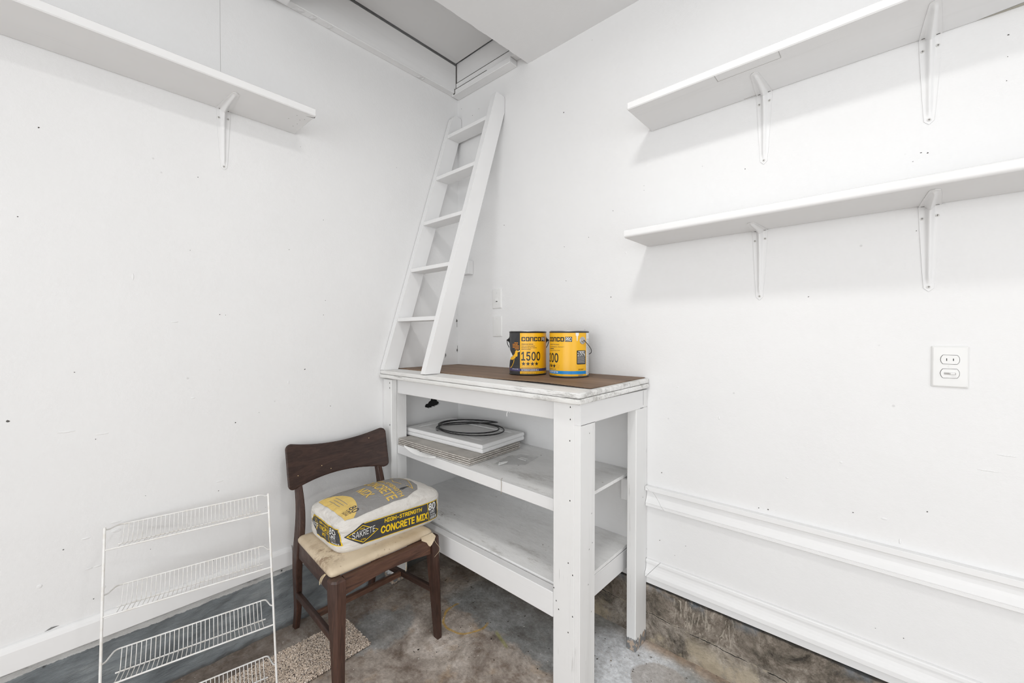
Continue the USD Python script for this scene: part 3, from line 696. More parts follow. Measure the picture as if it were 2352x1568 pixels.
plate_screw(t, 0.326, 1.481); plate_screw(t, 0.326, 1.419)
t = thing('blank_plate', 'blank white cover plate below the light switch', 'wall plate', (0.3285, 0, 1.244))
obj('cover_plate', plate_on('y', 0.3285, 1.2995, 0.068, 0.111, 0.006, 0.004), 'plate', t, smooth=25)
plate_screw(t, 0.3285, 1.341); plate_screw(t, 0.3285, 1.258)

t = thing('wall_outlet', 'white outlet plate with one socket and a small switch on the right wall', 'outlet', (2.0275, 0, 1.11))
obj('cover_plate', plate_on('y', 2.0275, 1.1665, 0.071, 0.112, 0.0062, 0.005), 'plate', t, smooth=25)
def face_shape(cx, cz):
    return affinity.translate(Point(0, 0).buffer(0.0175, quad_segs=12).intersection(sbox(-0.02, -0.0118, 0.02, 0.0118)), cx, cz)
for cz in (1.1862, 1.1488):
    sp = face_shape(2.0275, cz)
    obj('face_gap', prism(sp.buffer(0.0009), 'y', -0.00655, -0.006), 'mark', t)
    o = obj('receptacle' if cz > 1.16 else 'rocker_face', prism(sp, 'y', -0.0085, -0.0062), 'plate', t)
obj('blade_slot', bx(2.0205, 2.0219, -0.0089, -0.0084, 1.1825, 1.1895, 0), 'black', t)
obj('blade_slot', bx(2.0330, 2.0344, -0.0089, -0.0084, 1.1830, 1.1892, 0), 'black', t)
obj('screw', screw_head('y', 2.0275, 0.0064, 1.1675, 0.003)[0], 'plate', t, smooth=30)
obj('switch_slot', bx(2.0165, 2.0385, -0.0089, -0.0084, 1.1458, 1.1510, 0), 'greymark', t)
obj('switch_lever', hull([(2.0255, -0.0086, 1.1465), (2.0355, -0.0086, 1.1465), (2.0255, -0.0086, 1.1508), (2.0355, -0.0086, 1.1508), (2.0285, -0.0145, 1.1470), (2.0368, -0.0145, 1.1470), (2.0285, -0.0145, 1.1504), (2.0368, -0.0145, 1.1504)]), 'plate', t)

# ------------------------------------------------------------------ the workbench
wb = thing('workbench', 'white painted wooden workbench with two lower shelves standing in the corner', 'workbench', (0.6, -0.26, 0))
def ragged(poly, amp, step, seed):
    r = np.random.default_rng(seed); ring = LineString(list(poly.exterior.coords)); n = int(ring.length / step)
    pts = [ring.interpolate(k * ring.length / n).coords[0] for k in range(n)]
    return Polygon([(x + amp * (r.random() - 0.5), y + amp * (r.random() - 0.5)) for x, y in pts])
def ply(x0, x1, y0, y1, z0, z1, rad, seed):
    base = sbox(x0, y0, x1, y1); rings = []
    cs = [base.buffer(-i, join_style=2) for i in (rad, rad * 0.3, 0, 0, rad * 0.3, rad)]
    zs = [z0, z0 + rad * 0.3, z0 + rad, z1 - rad, z1 - rad * 0.3, z1]
    out = []
    for p, z in zip(cs, zs):
        ring = LineString(list(p.exterior.coords)); n = 220
        q = np.array([ring.interpolate(k / n, normalized=True).coords[0] for k in range(n)])
        nz = (meshkit.noise(np.c_[q * 45, np.full(n, z * 90)], seed) - 0.5) * 0.0035
        c = q - [(x0 + x1) / 2, (y0 + y1) / 2]; inside = (q[:, 0] > 0.02) & (q[:, 1] < -0.02)
        d = np.where(np.abs(c[:, [1]]) / (y1 - y0) > np.abs(c[:, [0]]) / (x1 - x0), [[0, 1]], [[1, 0]]) * np.sign(c)
        q = q + d * (np.minimum(nz, 0.001) * inside)[:, None]
        out.append(np.c_[q, np.full(n, z)])
    return loft(out)
def tz(x, y): return -0.0075 * (x / 1.19) * (-y / 0.52)
def warp(m): 
    m = m.copy(); v = m.vertices.copy(); v[:, 2] += [tz(x, y) for x, y in v[:, :2]]; m.vertices = v; return m
obj('tabletop_board', warp(ply(0.001, 1.187, -0.520, -0.0015, 1.0575, 1.0765, 0.005, 1)), 'top', wb, smooth=40)
obj('tabletop_board', warp(ply(0.001, 1.190, -0.525, -0.0015, 1.0395, 1.0568, 0.004, 2)), 'top', wb, smooth=40)
obj('front_apron', bx(0.0775, 1.0555, -0.466, -0.430, 0.9605, 1.0315, 0.002), 'woodx', wb)
obj('side_apron', bx(1.1551, 1.1780, -0.4998, -0.0385, 0.9617, 1.0315, 0.0006), 'woody', wb)
lg = sub('leg', wb); obj('board', bx(0.001, 0.0768, -0.500, -0.467, 0.002, 1.0315, 0.003), 'leg', lg); obj('board', bx(0.001, 0.0745, -0.4665, -0.409, 0.002, 1.0315, 0.003), 'leg', lg)
lg = sub('leg', wb); obj('board', bx(1.072, 1.155, -0.500, -0.4605, 0.0, 1.0315, 0.0012), 'leg', lg); obj('board', bx(1.1551, 1.1780, -0.4998, -0.4090, 0.0, 0.9615, 0.0010), 'leg', lg)
lg = sub('leg', wb); obj('board', hull(np.vstack([bx(1.1385, 1.1780, -0.100, -0.0012, 0.0, 0.9615, 0.003).vertices])), 'leg', lg); obj('post_top', bx(1.1385, 1.1780, -0.0375, -0.0012, 0.9618, 1.0315, 0.001), 'leg', lg); obj('post_top', bx(1.1385, 1.1550, -0.100, -0.038, 0.9618, 1.0315, 0.001), 'leg', lg)
# the shelves sag a little towards the right
TILT = -0.0185 / 1.0
def zs2(x, y=0): return 0.7015 + TILT * (x - 0.07) + 0.012 * max(0, (x - 0.6)) * ((y + 0.46) / 0.46)
def sheared(m, f):
    m = m.copy(); v = m.vertices.copy(); v[:, 2] += [f(x, y) for x, y in v[:, :2]]; m.vertices = v; return m
s2 = bx(0.0775, 1.1165, -0.458, -0.0015, -0.0125, 0.0, 0.001)
notch = Polygon([(0.002, -0.408), (0.0775, -0.408), (0.0775, -0.458), (1.0705, -0.458), (1.1165, -0.458), (1.1165, -0.0015), (0.002, -0.0015)])
s2 = prism(notch, 'z', -0.0125, 0.0)
vv, ff = trimesh.remesh.subdivide_to_size(s2.vertices, s2.faces, 0.12); s2 = trimesh.Trimesh(vv, ff, process=False)
obj('shelf_board', sheared(s2, zs2), 'shelfply', wb, label='worn middle shelf board')
obj('shelf_edging', sheared(bx(0.0775, 1.0705, -0.468, -0.4585, -0.042, 0.0005, 0.0015), lambda x, y: zs2(x, -0.46)), 'woodx', wb)
def zs3(x, y=0): return 0.398 - 0.009 * x + 0.006 * (y + 0.46) / 0.46
s3 = trimesh.Trimesh(*trimesh.remesh.subdivide_to_size(prism(Polygon([(0.002, -0.408), (0.0775, -0.408), (0.0775, -0.460), (1.1165, -0.460), (1.1165, -0.0015), (0.002, -0.0015)]), 'z', -0.0125, 0.0).vertices, prism(Polygon([(0.002, -0.408), (0.0775, -0.408), (0.0775, -0.460), (1.1165, -0.460), (1.1165, -0.0015), (0.002, -0.0015)]), 'z', -0.0125, 0.0).faces, 0.12), process=False)
obj('shelf_board', sheared(s3, zs3), 'shelfply', wb, label='worn bottom shelf board')
obj('front_rail', sheared(bx(0.0775, 1.0705, -0.500, -0.4655, -0.092, -0.0065, 0.002), lambda x, y: zs3(x, -0.46)), 'woodx', wb)
obj('side_rail', bx(1.0805, 1.1165, -0.375, -0.0012, 0.296, 0.3745, 0.002), 'woody', wb)
obj('shelf_cleat', bx(1.082, 1.1370, -0.045, -0.0012, 0.568, 0.6600, 0.004), 'woodz', wb)
for q in ((-0.4950, -0.4100, 0.9612, 0.9628), (-0.066, -0.0385, 0.9612, 0.9628), (-0.0384, -0.0374, 0.972, 1.028)):
    obj('joint_gap', bx(1.174, 1.17815, *q, 0), 'mark', wb)
nh = [hull([(x - 0.0022, -0.5, z - 0.0024), (x + 0.0024, -0.5, z - 0.0018), (x + 0.0012, -0.5, z + 0.0032), (x - 0.0018, -0.5, z + 0.0022), (x, -0.5005, z)]) for x, z in ((1.138, 0.908), (1.139, 0.712), (1.140, 1.018), (1.140, 0.978), (1.133, 0.505), (1.150, 0.471), (1.150, 0.335), (1.133, 0.275), (1.085, 0.36), (1.095, 0.335), (1.075, 0.40))]
nh += [hull([(1.178, y - 0.002, z - 0.0024), (1.178, y + 0.002, z - 0.0018), (1.178, y + 0.001, z + 0.0032), (1.1787, y, z)]) for y, z in ((-0.445, 0.93), (-0.43, 0.66), (-0.445, 0.545), (-0.425, 0.56), (-0.45, 0.43), (-0.43, 0.33), (-0.04, 0.60))]
nh += [bx(0.060, 0.064, -0.5006, -0.4998, z, z + 0.008, 0.001) for z in (1.010, 0.985, 0.80)]
obj('nail_holes', nh, 'mark', wb, kind='stuff')
obj('bent_nail', tube(spline([(0.842, -0.466, 0.958), (0.843, -0.478, 0.964), (0.846, -0.486, 0.960), (0.848, -0.488, 0.948)], 14), 0.0014, 6), 'trim', wb, smooth=True)

# brown sheet on the bench top, its front corner lifting
nx, ny = 48, 16
gx, gy = np.meshgrid(np.linspace(0, 1, nx), np.linspace(0, 1, ny))
mx = 0.004 + gx * (1.166 + 0.002 * gy - 0.004); my = -0.414 + gy * 0.4115
mx = mx; my = my - 0.004 * gx * (1 - gy)
lift = 0.0055 * np.exp(-((gy) / 0.12) ** 2) * np.exp(-((gx - 0.82) / 0.16) ** 2) + 0.0006
mz = 1.0766 + lift + tz(mx, my)
top_, bot_ = np.stack([mx, my, mz + 0.0026], -1), np.stack([mx, my, mz], -1)
def sheet(A, B):
    nr, nc = A.shape[:2]; n = nr * nc; idx = np.arange(n).reshape(nr, nc); V = np.vstack([A.reshape(-1, 3), B.reshape(-1, 3)])
    a, b, c, e = idx[:-1, :-1].ravel(), idx[:-1, 1:].ravel(), idx[1:, 1:].ravel(), idx[1:, :-1].ravel()
    F = np.vstack([np.c_[a, b, c], np.c_[a, c, e], np.c_[a, c, b] + n, np.c_[a, e, c] + n])
    rim = np.r_[idx[0, :], idx[1:, -1], idx[-1, -2::-1], idx[-2:0:-1, 0]]; r2 = np.roll(rim, -1)
    F = np.vstack([F, np.c_[rim, rim + n, r2], np.c_[r2, rim + n, r2 + n]])
    m = trimesh.Trimesh(V, F, process=False); m.fix_normals(); return m
# cut round the ladder foot: the sheet stops short behind the two stiles
obj('hardboard_sheet', sheet(top_, bot_), 'mat', cat='board', label='thin brown hardboard sheet lying on the workbench top')
MATZ = 1.0766 + 0.0006 + 0.0026 + tz(0.8, -0.17) + 0.0002

# ------------------------------------------------------------------ ladder
ld = thing('ladder', 'white wooden ladder with flat treads leaning from the workbench towards the ceiling hatch', 'ladder', (0.19, -0.48, 1.0765))
def yfront(z): return -0.518 + (z - 1.0768) * (0.452 / 1.439)
def stile(x0, x1, zt, chamfer):
    P = [(-0.518, 1.0768), (-0.434, 1.0768), (-0.003, 2.432), (-0.0025, zt - 0.010), (-0.008, zt), (yfront(zt) + chamfer, zt + chamfer * 0.35), (yfront(zt - 0.02), zt - 0.02)]
    return prism(Polygon(P).buffer(-0.002).buffer(0.002, quad_segs=3), 'x', x0, x1)
obj('stile', stile(0.0035, 0.035, 2.517, 0.020), 'ladder', ld, smooth=30)
P = [(-0.521, 1.0768), (-0.437, 1.0768), (-0.003, 2.432), (-0.0018, 2.506), (-0.006, 2.516), (-0.066, 2.5175)]
obj('stile', prism(Polygon(P).buffer(-0.002).buffer(0.002, quad_segs=3), 'x', 0.350, 0.382), 'ladder', ld, smooth=30)
for zb in (1.322, 1.583, 1.845, 2.110, 2.370):
    y0 = yfront(zb + 0.009) + 0.001
    a = bx(0.0353, 0.3497, y0, y0 + 0.086, zb, zb + 0.019, 0.0015)
    obj('tread', a, 'ladder', ld)
obj('cleat', bx(0.062, 0.134, -0.040, -0.0006, 1.601, 1.68, 0.002), 'woodz', cat='wood block', label='small white wood block fixed on the wall behind the ladder')

# ------------------------------------------------------------------ paint cans
M['candark'] = flat('black_can_body', (0.02, 0.02, 0.02), 0.3)
CR, CH = 0.0825, 0.190
def can(name, label, cx, cy):
    t = thing(name, label, 'paint can', (cx, cy, MATZ), group=None)
    t.face = math.atan2(CAM[1] - cy, CAM[0] - cx); t.c = (cx, cy)
    R = CR
    prof = [(R - 0.004, 0.0), (R - 0.001, 0.0006), (R + 0.0012, 0.0022), (R + 0.0012, 0.0042), (R - 0.0006, 0.0062), (R - 0.0006, CH - 0.0065), (R + 0.001, CH - 0.0045), (R + 0.0014, CH - 0.002), (R + 0.0004, CH), (R - 0.006, CH), (R - 0.007, CH - 0.006), (R - 0.016, CH - 0.006)]
    obj('can_body', move(lathe(prof, 72), (cx, cy, MATZ)), 'candark' if 'first' not in used else 'darksteel', t, smooth=35)
    obj('lid', move(lathe([(0.0005, 0.182), (R - 0.0168, 0.182), (R - 0.0168, CH - 0.0042), (R - 0.009, CH - 0.0036), (R - 0.0030, CH + 0.0004), (R - 0.0034, CH + 0.0026), (R - 0.0060, CH + 0.0030), (R - 0.0100, CH + 0.0024), (R - 0.0155, CH - 0.0015), (R - 0.0185, CH - 0.005), (0.0005, CH - 0.005)], 64), (cx, cy, MATZ)), 'steel', t, smooth=35)
    return t
def can_map(t, off):
    """(arc length measured rightwards from the side that faces the room, height) -> point on the can"""
    def fn(q):
        a = t.face + q[:, 0] / CR; r = CR - 0.0006 + off
        return np.c_[t.c[0] + r * np.cos(a), t.c[1] + r * np.sin(a), MATZ + q[:, 1]]
    return fn
def rect2(a0, a1, z0, z1): return poly2d(sbox(a0, z0, a1, z1))
def star(cx, cy, r, ri=0.40, n=5): return Polygon([(cx + (r if k % 2 == 0 else r * ri) * math.sin(k * math.pi / n), cy + (r if k % 2 == 0 else r * ri) * math.cos(k * math.pi / n)) for k in range(2 * n)])
def wordmark(x0, z0, w, h):
    """the heavy square lettering of the can's heading, drawn letter by letter"""
    s = h / 10.0; lw = w / 5.0; out = []
    def C_(x): return sbox(x, 0, x + 8.6, 10).buffer(-1.2).buffer(1.2).difference(sbox(x + 2.6, 2.2, x + 6.0, 7.8)).difference(sbox(x + 6.0, 3.9, x + 9, 6.1))
    def O_(x): return sbox(x, 0, x + 8.8, 10).buffer(-1.2).buffer(1.2).difference(sbox(x + 2.6, 2.2, x + 6.2, 7.8))
    def N_(x): return sbox(x, 0, x + 8.8, 10).buffer(-1.2).buffer(1.2).union(sbox(x, 0, x + 8.8, 5)).difference(sbox(x + 2.6, -1, x + 6.2, 7.8))
    for k, f in enumerate((C_, O_, N_, C_, O_)): out.append(f(k * 9.9))
    g = unary_union(out); g = affinity.scale(g, w / 48.4, s, origin=(0, 0)); return affinity.translate(g, x0, z0)

def can_text(t, part, label_text, h, w, a, z, mat, off=0.0012, bold=False):
    return obj(part, wrap(text2d(label_text, h, bold, w), can_map(t, off), 0.006, (a, z)), mat, label_of)

def print_lines(t, a, w, zs, h, mat, off=0.0013, seed=1):
    """lines of print too small to read in the photograph, as broken strokes"""
    r = np.random.default_rng(seed); bars = []
    for k, z in enumerate(zs):
        x, end = a, a + w * (0.7 + 0.3 * r.random())
        while x < end:
            l = 0.002 + 0.005 * r.random(); bars.append(sbox(x, z, min(x + l, a + w), z + h)); x += l + 0.0011
    return obj('fine_print', wrap(poly2d(unary_union(bars)), can_map(t, off), 0.006), mat, label_of)

# --- first can: black and yellow
c1 = can('paint_can', 'black and yellow paint can numbered 1500 standing on the workbench, left of the other can', 0.703, -0.193)
label_of = sub('label', c1)
L0, L1 = math.radians(-24) * CR, math.radians(150) * CR
mp = can_map(c1, 0.0007)
obj('yellow_panel', wrap(rect2(L0, L1, 0.0065, 0.183), mp, 0.008), 'canyellow', label_of)
obj('black_panel', wrap(rect2(math.radians(-165) * CR, L0, 0.0065, 0.1835), mp, 0.008), 'canblack', label_of)
hat = []
for k in range(26):
    x0 = -0.125 + k * 0.0052
    hat.append(LineString([(x0, 0.042), (x0 + 0.085, 0.185)]).buffer(0.0009, cap_style=2).intersection(sbox(-0.118, 0.042, L0 - 0.0005, 0.183)))
obj('hatching', wrap(poly2d(unary_union(hat)), can_map(c1, 0.0009), 0.007), 'canstripe', label_of)
a0 = -0.0275
mp2 = can_map(c1, 0.0011)
obj('heading', wrap(poly2d(wordmark(a0, 0.1475, 0.089, 0.0185)), mp2, 0.006), 'ink', label_of)
obj('heading_box', wrap(rect2(a0 + 0.0915, a0 + 0.122, 0.1470, 0.1665), mp2, 0.006), 'ink', label_of)
can_text(c1, 'lettering', 'PRO', 0.0135, 0.024, a0 + 0.0945, 0.1500, 'white', 0.0014, True)
for z, s, w, h in ((0.1330, 'PREMIUM GRADE', 0.051, 0.0042), (0.1250, 'FOR CUSTOM HOMES', 0.058, 0.0032), (0.1180, 'RESIDENTIAL RE-PAINTS', 0.067, 0.0032), (0.1110, 'RENOVATIONS', 0.040, 0.0032)):
    can_text(c1, 'lettering', s, h, w, a0, z, 'ink', 0.0012, True)
can_text(c1, 'number', '1500', 0.0355, 0.086, a0 - 0.001, 0.0655, 'ink', 0.0012, True)
obj('stars', wrap(poly2d(unary_union([star(a0 + 0.009 + 0.0193 * k, 0.0505, 0.0098) for k in range(4)])), mp2, 0.006), 'ink', label_of)
print_lines(c1, a0, 0.092, [0.0335], 0.0014, 'violet')
obj('band', wrap(rect2(math.radians(-150) * CR, L1, 0.0180, 0.0300), can_map(c1, 0.0010), 0.008), 'violet', label_of)
can_text(c1, 'lettering', 'INTERIOR EGGSHELL', 0.0066, 0.079, a0 - 0.001, 0.0205, 'white', 0.0014, True)
can_text(c1, 'lettering', 'ACRYLIC LATEX', 0.0036, 0.036, -0.0785, 0.0245, 'white', 0.0014, True)
can_text(c1, 'lettering', '126 FL OZ (3 7/8 U.S. QT) (3.73 L)', 0.0050, 0.098, a0, 0.0085, 'ink', 0.0012)
for k, w in enumerate((0.026, 0.038, 0.037, 0.037, 0.023)):
    print_lines(c1, -0.0385 - w, w, [0.1385 - 0.0065 * k], 0.0036, 'orange', seed=k + 2)
# the spray gun printed on the black panel, and its hose
gun = Polygon([(-0.0585, 0.104), (-0.053, 0.109), (-0.047, 0.106), (-0.041, 0.107), (-0.036, 0.103), (-0.041, 0.101), (-0.047, 0.099), (-0.0465, 0.086), (-0.0500, 0.080), (-0.0555, 0.082), (-0.0590, 0.074), (-0.0760, 0.066), (-0.1000, 0.066), (-0.095, 0.075), (-0.078, 0.079), (-0.0630, 0.092), (-0.0600, 0.098)])
hose = LineString([(-0.066, 0.067), (-0.070, 0.054), (-0.078, 0.042), (-0.086, 0.034), (-0.098, 0.030)]).buffer(0.0014)
obj('printed_gun', wrap(poly2d(unary_union([gun, hose]).buffer(0.0003)), can_map(c1, 0.0012), 0.006), 'canyellow', label_of)
wht = Polygon([(-0.128, 0.125), (-0.109, 0.132), (-0.100, 0.108), (-0.082, 0.092), (-0.074, 0.082), (-0.0885, 0.078), (-0.102, 0.062), (-0.112, 0.040), (-0.128, 0.032)])
obj('paint_smear', wrap(poly2d(wht), can_map(c1, 0.0013), 0.006), 'white', label_of)
obj('spray_cone', wrap(poly2d(Polygon([(-0.0352, 0.1035), (-0.0349, 0.1095), (-0.0425, 0.1045)])), can_map(c1, 0.0013), 0.006), 'white', label_of)
def bail(t, ang, droop, mat='steel', ear_mat='black', tilt=0.0):
    cx, cy = t.c
    for k, s in enumerate((-1, 1)):
        a = t.face + ang + s * math.pi / 2
        d = np.array([math.cos(a), math.sin(a), 0]); p = np.array([cx, cy, MATZ + 0.152]) + d * (CR - 0.0008)
        tt = np.array([-d[1], d[0], 0]); up = np.array([0, 0, 1.0])
        rings = []
        aa = np.arange(24) * 2 * np.pi / 24
        for r, o in ((0.0155, 0.0), (0.0155, 0.0012), (0.0125, 0.0026), (0.009, 0.0030), (0.0075, 0.0030), (0.0065, 0.0075), (0.0045, 0.0085)):
            rings.append(p + o * d + r * (np.cos(aa)[:, None] * tt + np.sin(aa)[:, None] * up))
        e = sub('handle_ear', t)
        obj('boss', loft(rings), 'ear' if ear_mat != 'black' else 'black', e, smooth=35)
        k2 = trimesh.creation.cylinder(0.0028, 0.006, sections=14); k2.apply_transform(trimesh.geometry.align_vectors([0, 0, 1], d)); k2.apply_translation(p + d * 0.0095)
        obj('pivot', k2, ear_mat, e, smooth=30)
    a = t.face + ang; d = np.array([math.cos(a), math.sin(a), 0]); tt = np.array([-d[1], d[0], 0])
    pts = []
    for th in np.linspace(-math.pi / 2, math.pi / 2, 41):
        q = np.array([cx, cy, MATZ + 0.152]) + tt * math.sin(th) * (CR + 0.0115) + d * math.cos(th) * (CR + 0.012)
        q[2] -= math.cos(th) ** 0.9 * droop if math.cos(th) > 0 else 0
        pts.append(q)
    obj('wire_handle', tube(pts, 0.0016, 8), mat, t, smooth=True)
M['ear'] = flat('can_ear_steel', (0.55, 0.54, 0.52), 0.35, metallic=0.9)
M['earbrown'] = flat('can_pivot', lin(120, 100, 82), 0.5)
M['canhandle'] = flat('handle_wire', (0.13, 0.13, 0.13), 0.35, metallic=0.7)
bail(c1, math.pi, 0.075, 'canhandle', 'black')
used['first'] = 0

# --- second can: all yellow
c2 = can('paint_can', 'yellow paint can with a blue band and a 100% badge, right of the other can', 0.8965, -0.151)
label_of = sub('label', c2)
mp = can_map(c2, 0.0007); mp2 = can_map(c2, 0.0011)
obj('yellow_panel', wrap(rect2(math.radians(-175) * CR, math.radians(66) * CR, 0.0065, 0.183), mp, 0.008), 'canyellow', label_of)
e0 = math.radians(-13.8) * CR - 0.089
obj('heading', wrap(poly2d(wordmark(e0, 0.1475, 0.089, 0.0185)), mp2, 0.006), 'ink', label_of)
b0 = math.radians(-11.2) * CR
obj('heading_box', wrap(rect2(b0, b0 + 0.0285, 0.1470, 0.1670), mp2, 0.006), 'ink', label_of)
can_text(c2, 'lettering', 'PRO', 0.0140, 0.0235, b0 + 0.003, 0.1500, 'white', 0.0014, True)
for z, s, w, h in ((0.1330, 'PRODUCTION GRADE', 0.058, 0.0045), (0.1235, 'FOR COMMERCIAL PROPERTY', 0.079, 0.0038), (0.1090, 'NEW CONSTRUCTION', 0.060, 0.0036)):
    can_text(c2, 'lettering', s, h, w, e0 + 0.010, z, 'greyink', 0.0012)
print_lines(c2, e0 + 0.010, 0.034, [0.1165], 0.0032, 'greyink')
can_text(c2, 'number', '1200', 0.0360, 0.0895, math.radians(-31.5) * CR - 0.0895, 0.0625, 'ink', 0.0012, True)
sx = math.radians(-47) * CR
obj('stars', wrap(poly2d(unary_union([star(sx - 0.0185 * k, 0.0465, 0.0100) for k in range(3)])), mp2, 0.006), 'ink', label_of)
so = star(sx + 0.0195, 0.0465, 0.0112)
obj('hollow_star', wrap(poly2d(so.difference(so.buffer(-0.0007))), mp2, 0.006), 'orange', label_of)
obj('band', wrap(rect2(math.radians(-175) * CR, math.radians(57) * CR, 0.0145, 0.0275), can_map(c2, 0.0010), 0.008), 'blue', label_of)
can_text(c2, 'lettering', 'INTERIOR SATIN', 0.0068, 0.0630, math.radians(-33) * CR - 0.0630, 0.0185, 'white', 0.0014, True)
can_text(c2, 'lettering', '126 FL OZ (3 7/8 U.S. QT) (3.73 L)', 0.0048, 0.098, math.radians(-38) * CR - 0.098, 0.0078, 'ink', 0.0012)
print_lines(c2, math.radians(-38) * CR - 0.06, 0.06, [0.0322], 0.0018, 'greyink')
q0, q1 = math.radians(22.3) * CR, math.radians(54.5) * CR
obj('badge', wrap(poly2d(sbox(q0, 0.0545, q1, 0.1115).buffer(-0.003).buffer(0.003)), can_map(c2, 0.0010), 0.006), 'ink', label_of)
can_text(c2, 'lettering', '100%', 0.0130, q1 - q0 - 0.006, q0 + 0.003, 0.0895, 'white', 0.0014, True)
print_lines(c2, q0 + 0.006, q1 - q0 - 0.012, [0.1062], 0.0026, 'white', 0.0014, 4)
print_lines(c2, q0 + 0.012, q1 - q0 - 0.024, [0.1030], 0.0018, 'white', 0.0014, 6)
obj('fine_print', wrap(poly2d(unary_union([sbox(q0 + 0.003, 0.0855 - 0.0029 * k, q1 - 0.003 - 0.006 * ((k * 7) % 3) / 3, 0.0868 - 0.0029 * k) for k in range(10)])), can_map(c2, 0.0013), 0.006), 'greymark', label_of)
print_lines(c2, q0 + 0.007, 0.026, [0.0340, 0.0312], 0.0016, 'ink', seed=8)
print_lines(c2, q0 + 0.007, 0.026, [0.0118, 0.0100, 0.0068], 0.0010, 'violet', seed=9)
p0, p1 = math.radians(57.5) * CR, math.radians(88) * CR
obj('white_strip', wrap(rect2(p0, p1, 0.0095, 0.171), can_map(c2, 0.0012), 0.007), 'white', label_of)
obj('fine_print', wrap(poly2d(unary_union([sbox(p0 + 0.004, z, p1 - 0.008 + 0.005 * math.sin(z * 900), z + 0.0012) for z in np.arange(0.014, 0.160, 0.0032)])), can_map(c2, 0.0014), 0.007), 'greymark', label_of)
drip = unary_union([sbox(0.0270, 0.172, 0.0405, 0.1835), Polygon([(0.0262, 0.1835), (0.0412, 0.1835), (0.0365, 0.168), (0.0352, 0.152), (0.0335, 0.1488), (0.0318, 0.152), (0.0305, 0.168)]), sbox(0.082, 0.168, 0.112, 0.1835)]).buffer(0.0012).buffer(-0.0012)
obj('paint_drip', wrap(poly2d(drip), can_map(c2, 0.0016), 0.005), 'white', label_of)
bail(c2, math.radians(41.5) + math.pi / 2, 0.062, 'canhandle', 'earbrown')

# ------------------------------------------------------------------ stacks on the middle shelf
YROT = math.atan(-TILT)
def slab_thing(name, label, cat, group, corner, ang, w, d, z, build, proto=[None]):
    pass
def place(name, label, cat, group, loc, rotz, build):
    """a thing lying on the sagging shelf: local mesh, then turned about z and tipped with the shelf"""
    p = numbered('/World/' + name)
    x = UsdGeom.Xform.Define(stage, p)
    x.AddTranslateOp().Set(Gf.Vec3d(*map(float, loc))); x.AddRotateYOp().Set(math.degrees(YROT)); x.AddRotateZOp().Set(math.degrees(rotz))
    setdata(x.GetPrim(), label, cat, group)
    t = T(p, (0, 0, 0)); build(t); return t
def rect_loft(w, d, rings, r=0.003, n=3):
    """rings of (inset, z), a rounded rectangle with one corner of its outline at the origin"""
    out = []
    for ins, z in rings:
        q = rrect(w - 2 * ins, d - 2 * ins, max(r - ins * 0.3, 0.0008), n)
        out.append(np.c_[q[:, 0] + w / 2, q[:, 1] + d / 2, np.full(len(q), z)])
    return loft(out)
TW, TD, TT = 0.505, 0.352, 0.0077
def build_tile(t):
    obj('tile_body', rect_loft(TW, TD, [(0.0045, 0), (0.0008, 0.0016), (0, 0.0026), (0, TT - 0.0030), (0.0008, TT - 0.0020)], 0.002), 'tileedge', t, smooth=30)
    obj('glazed_face', rect_loft(TW, TD, [(0.0009, TT - 0.0019), (0.0008, TT - 0.0014), (0.0034, TT)], 0.002), 'tile', t, smooth=30)
ang = math.radians(3.2)
tlab = ['bottom flat beige tile of the stack on the middle bench shelf', 'second beige tile from the bottom of the stack on the shelf', 'third beige tile from the bottom of the stack on the shelf', 'top beige tile of the stack under the two cabinet doors']
tx, ty = 0.0795, -0.4660
for k in range(4):
    zt = zs2(tx) + 0.0008 + k * (TT + 0.0004)
    place('floor_tile', tlab[k], 'tile', 'tiles stacked on the middle shelf', (tx + (0.001, 0.004, 0.001, 0.000)[k], ty + (-0.002, -0.001, 0.0005, 0.002)[k], zt), ang + (0.0, -0.003, 0.002, 0.0)[k], build_tile)
zdoor = zs2(tx) + 0.0008 + 4 * (TT + 0.0004)
DW, DD, DT = 0.535, 0.318, 0.0195
def build_door(t):
    rings = [(0.004, 0), (0.001, 0.002), (0, 0.005), (0, 0.013), (0.0015, 0.0165), (0.004, 0.0188), (0.007, DT), (0.045, DT), (0.047, DT - 0.0045), (0.053, DT - 0.0055), (0.056, DT - 0.0055), (0.070, DT - 0.0012), (0.074, DT - 0.0010)]
    obj('door_panel', rect_loft(DW, DD, rings, 0.0035), 'door', t, smooth=25)
ang2 = math.radians(4.5)
dx, dy = 0.044, -0.397
place('cabinet_door', 'lower white raised-panel cabinet door, lying on the tiles', 'cabinet door', 'cabinet doors on the tile stack', (dx - 0.002, dy, zdoor + 0.0007), ang2 + 0.002, build_door)
place('cabinet_door', 'upper white raised-panel cabinet door under the coiled cable', 'cabinet door', 'cabinet doors on the tile stack', (dx, dy - 0.001, zdoor + 0.0007 + DT + 0.0006), ang2, build_door)
zcab = zdoor + 2 * DT + 0.0013
def ztop(x): return zcab + TILT * (x - 0.045)
cab = thing('coaxial_cable', 'coiled black cable lying on the upper cabinet door', 'cable', (0.32, -0.2, ztop(0.32)))
pts = []
random.seed(5)
cc = np.array([0.322, -0.200])
NT = 3.35
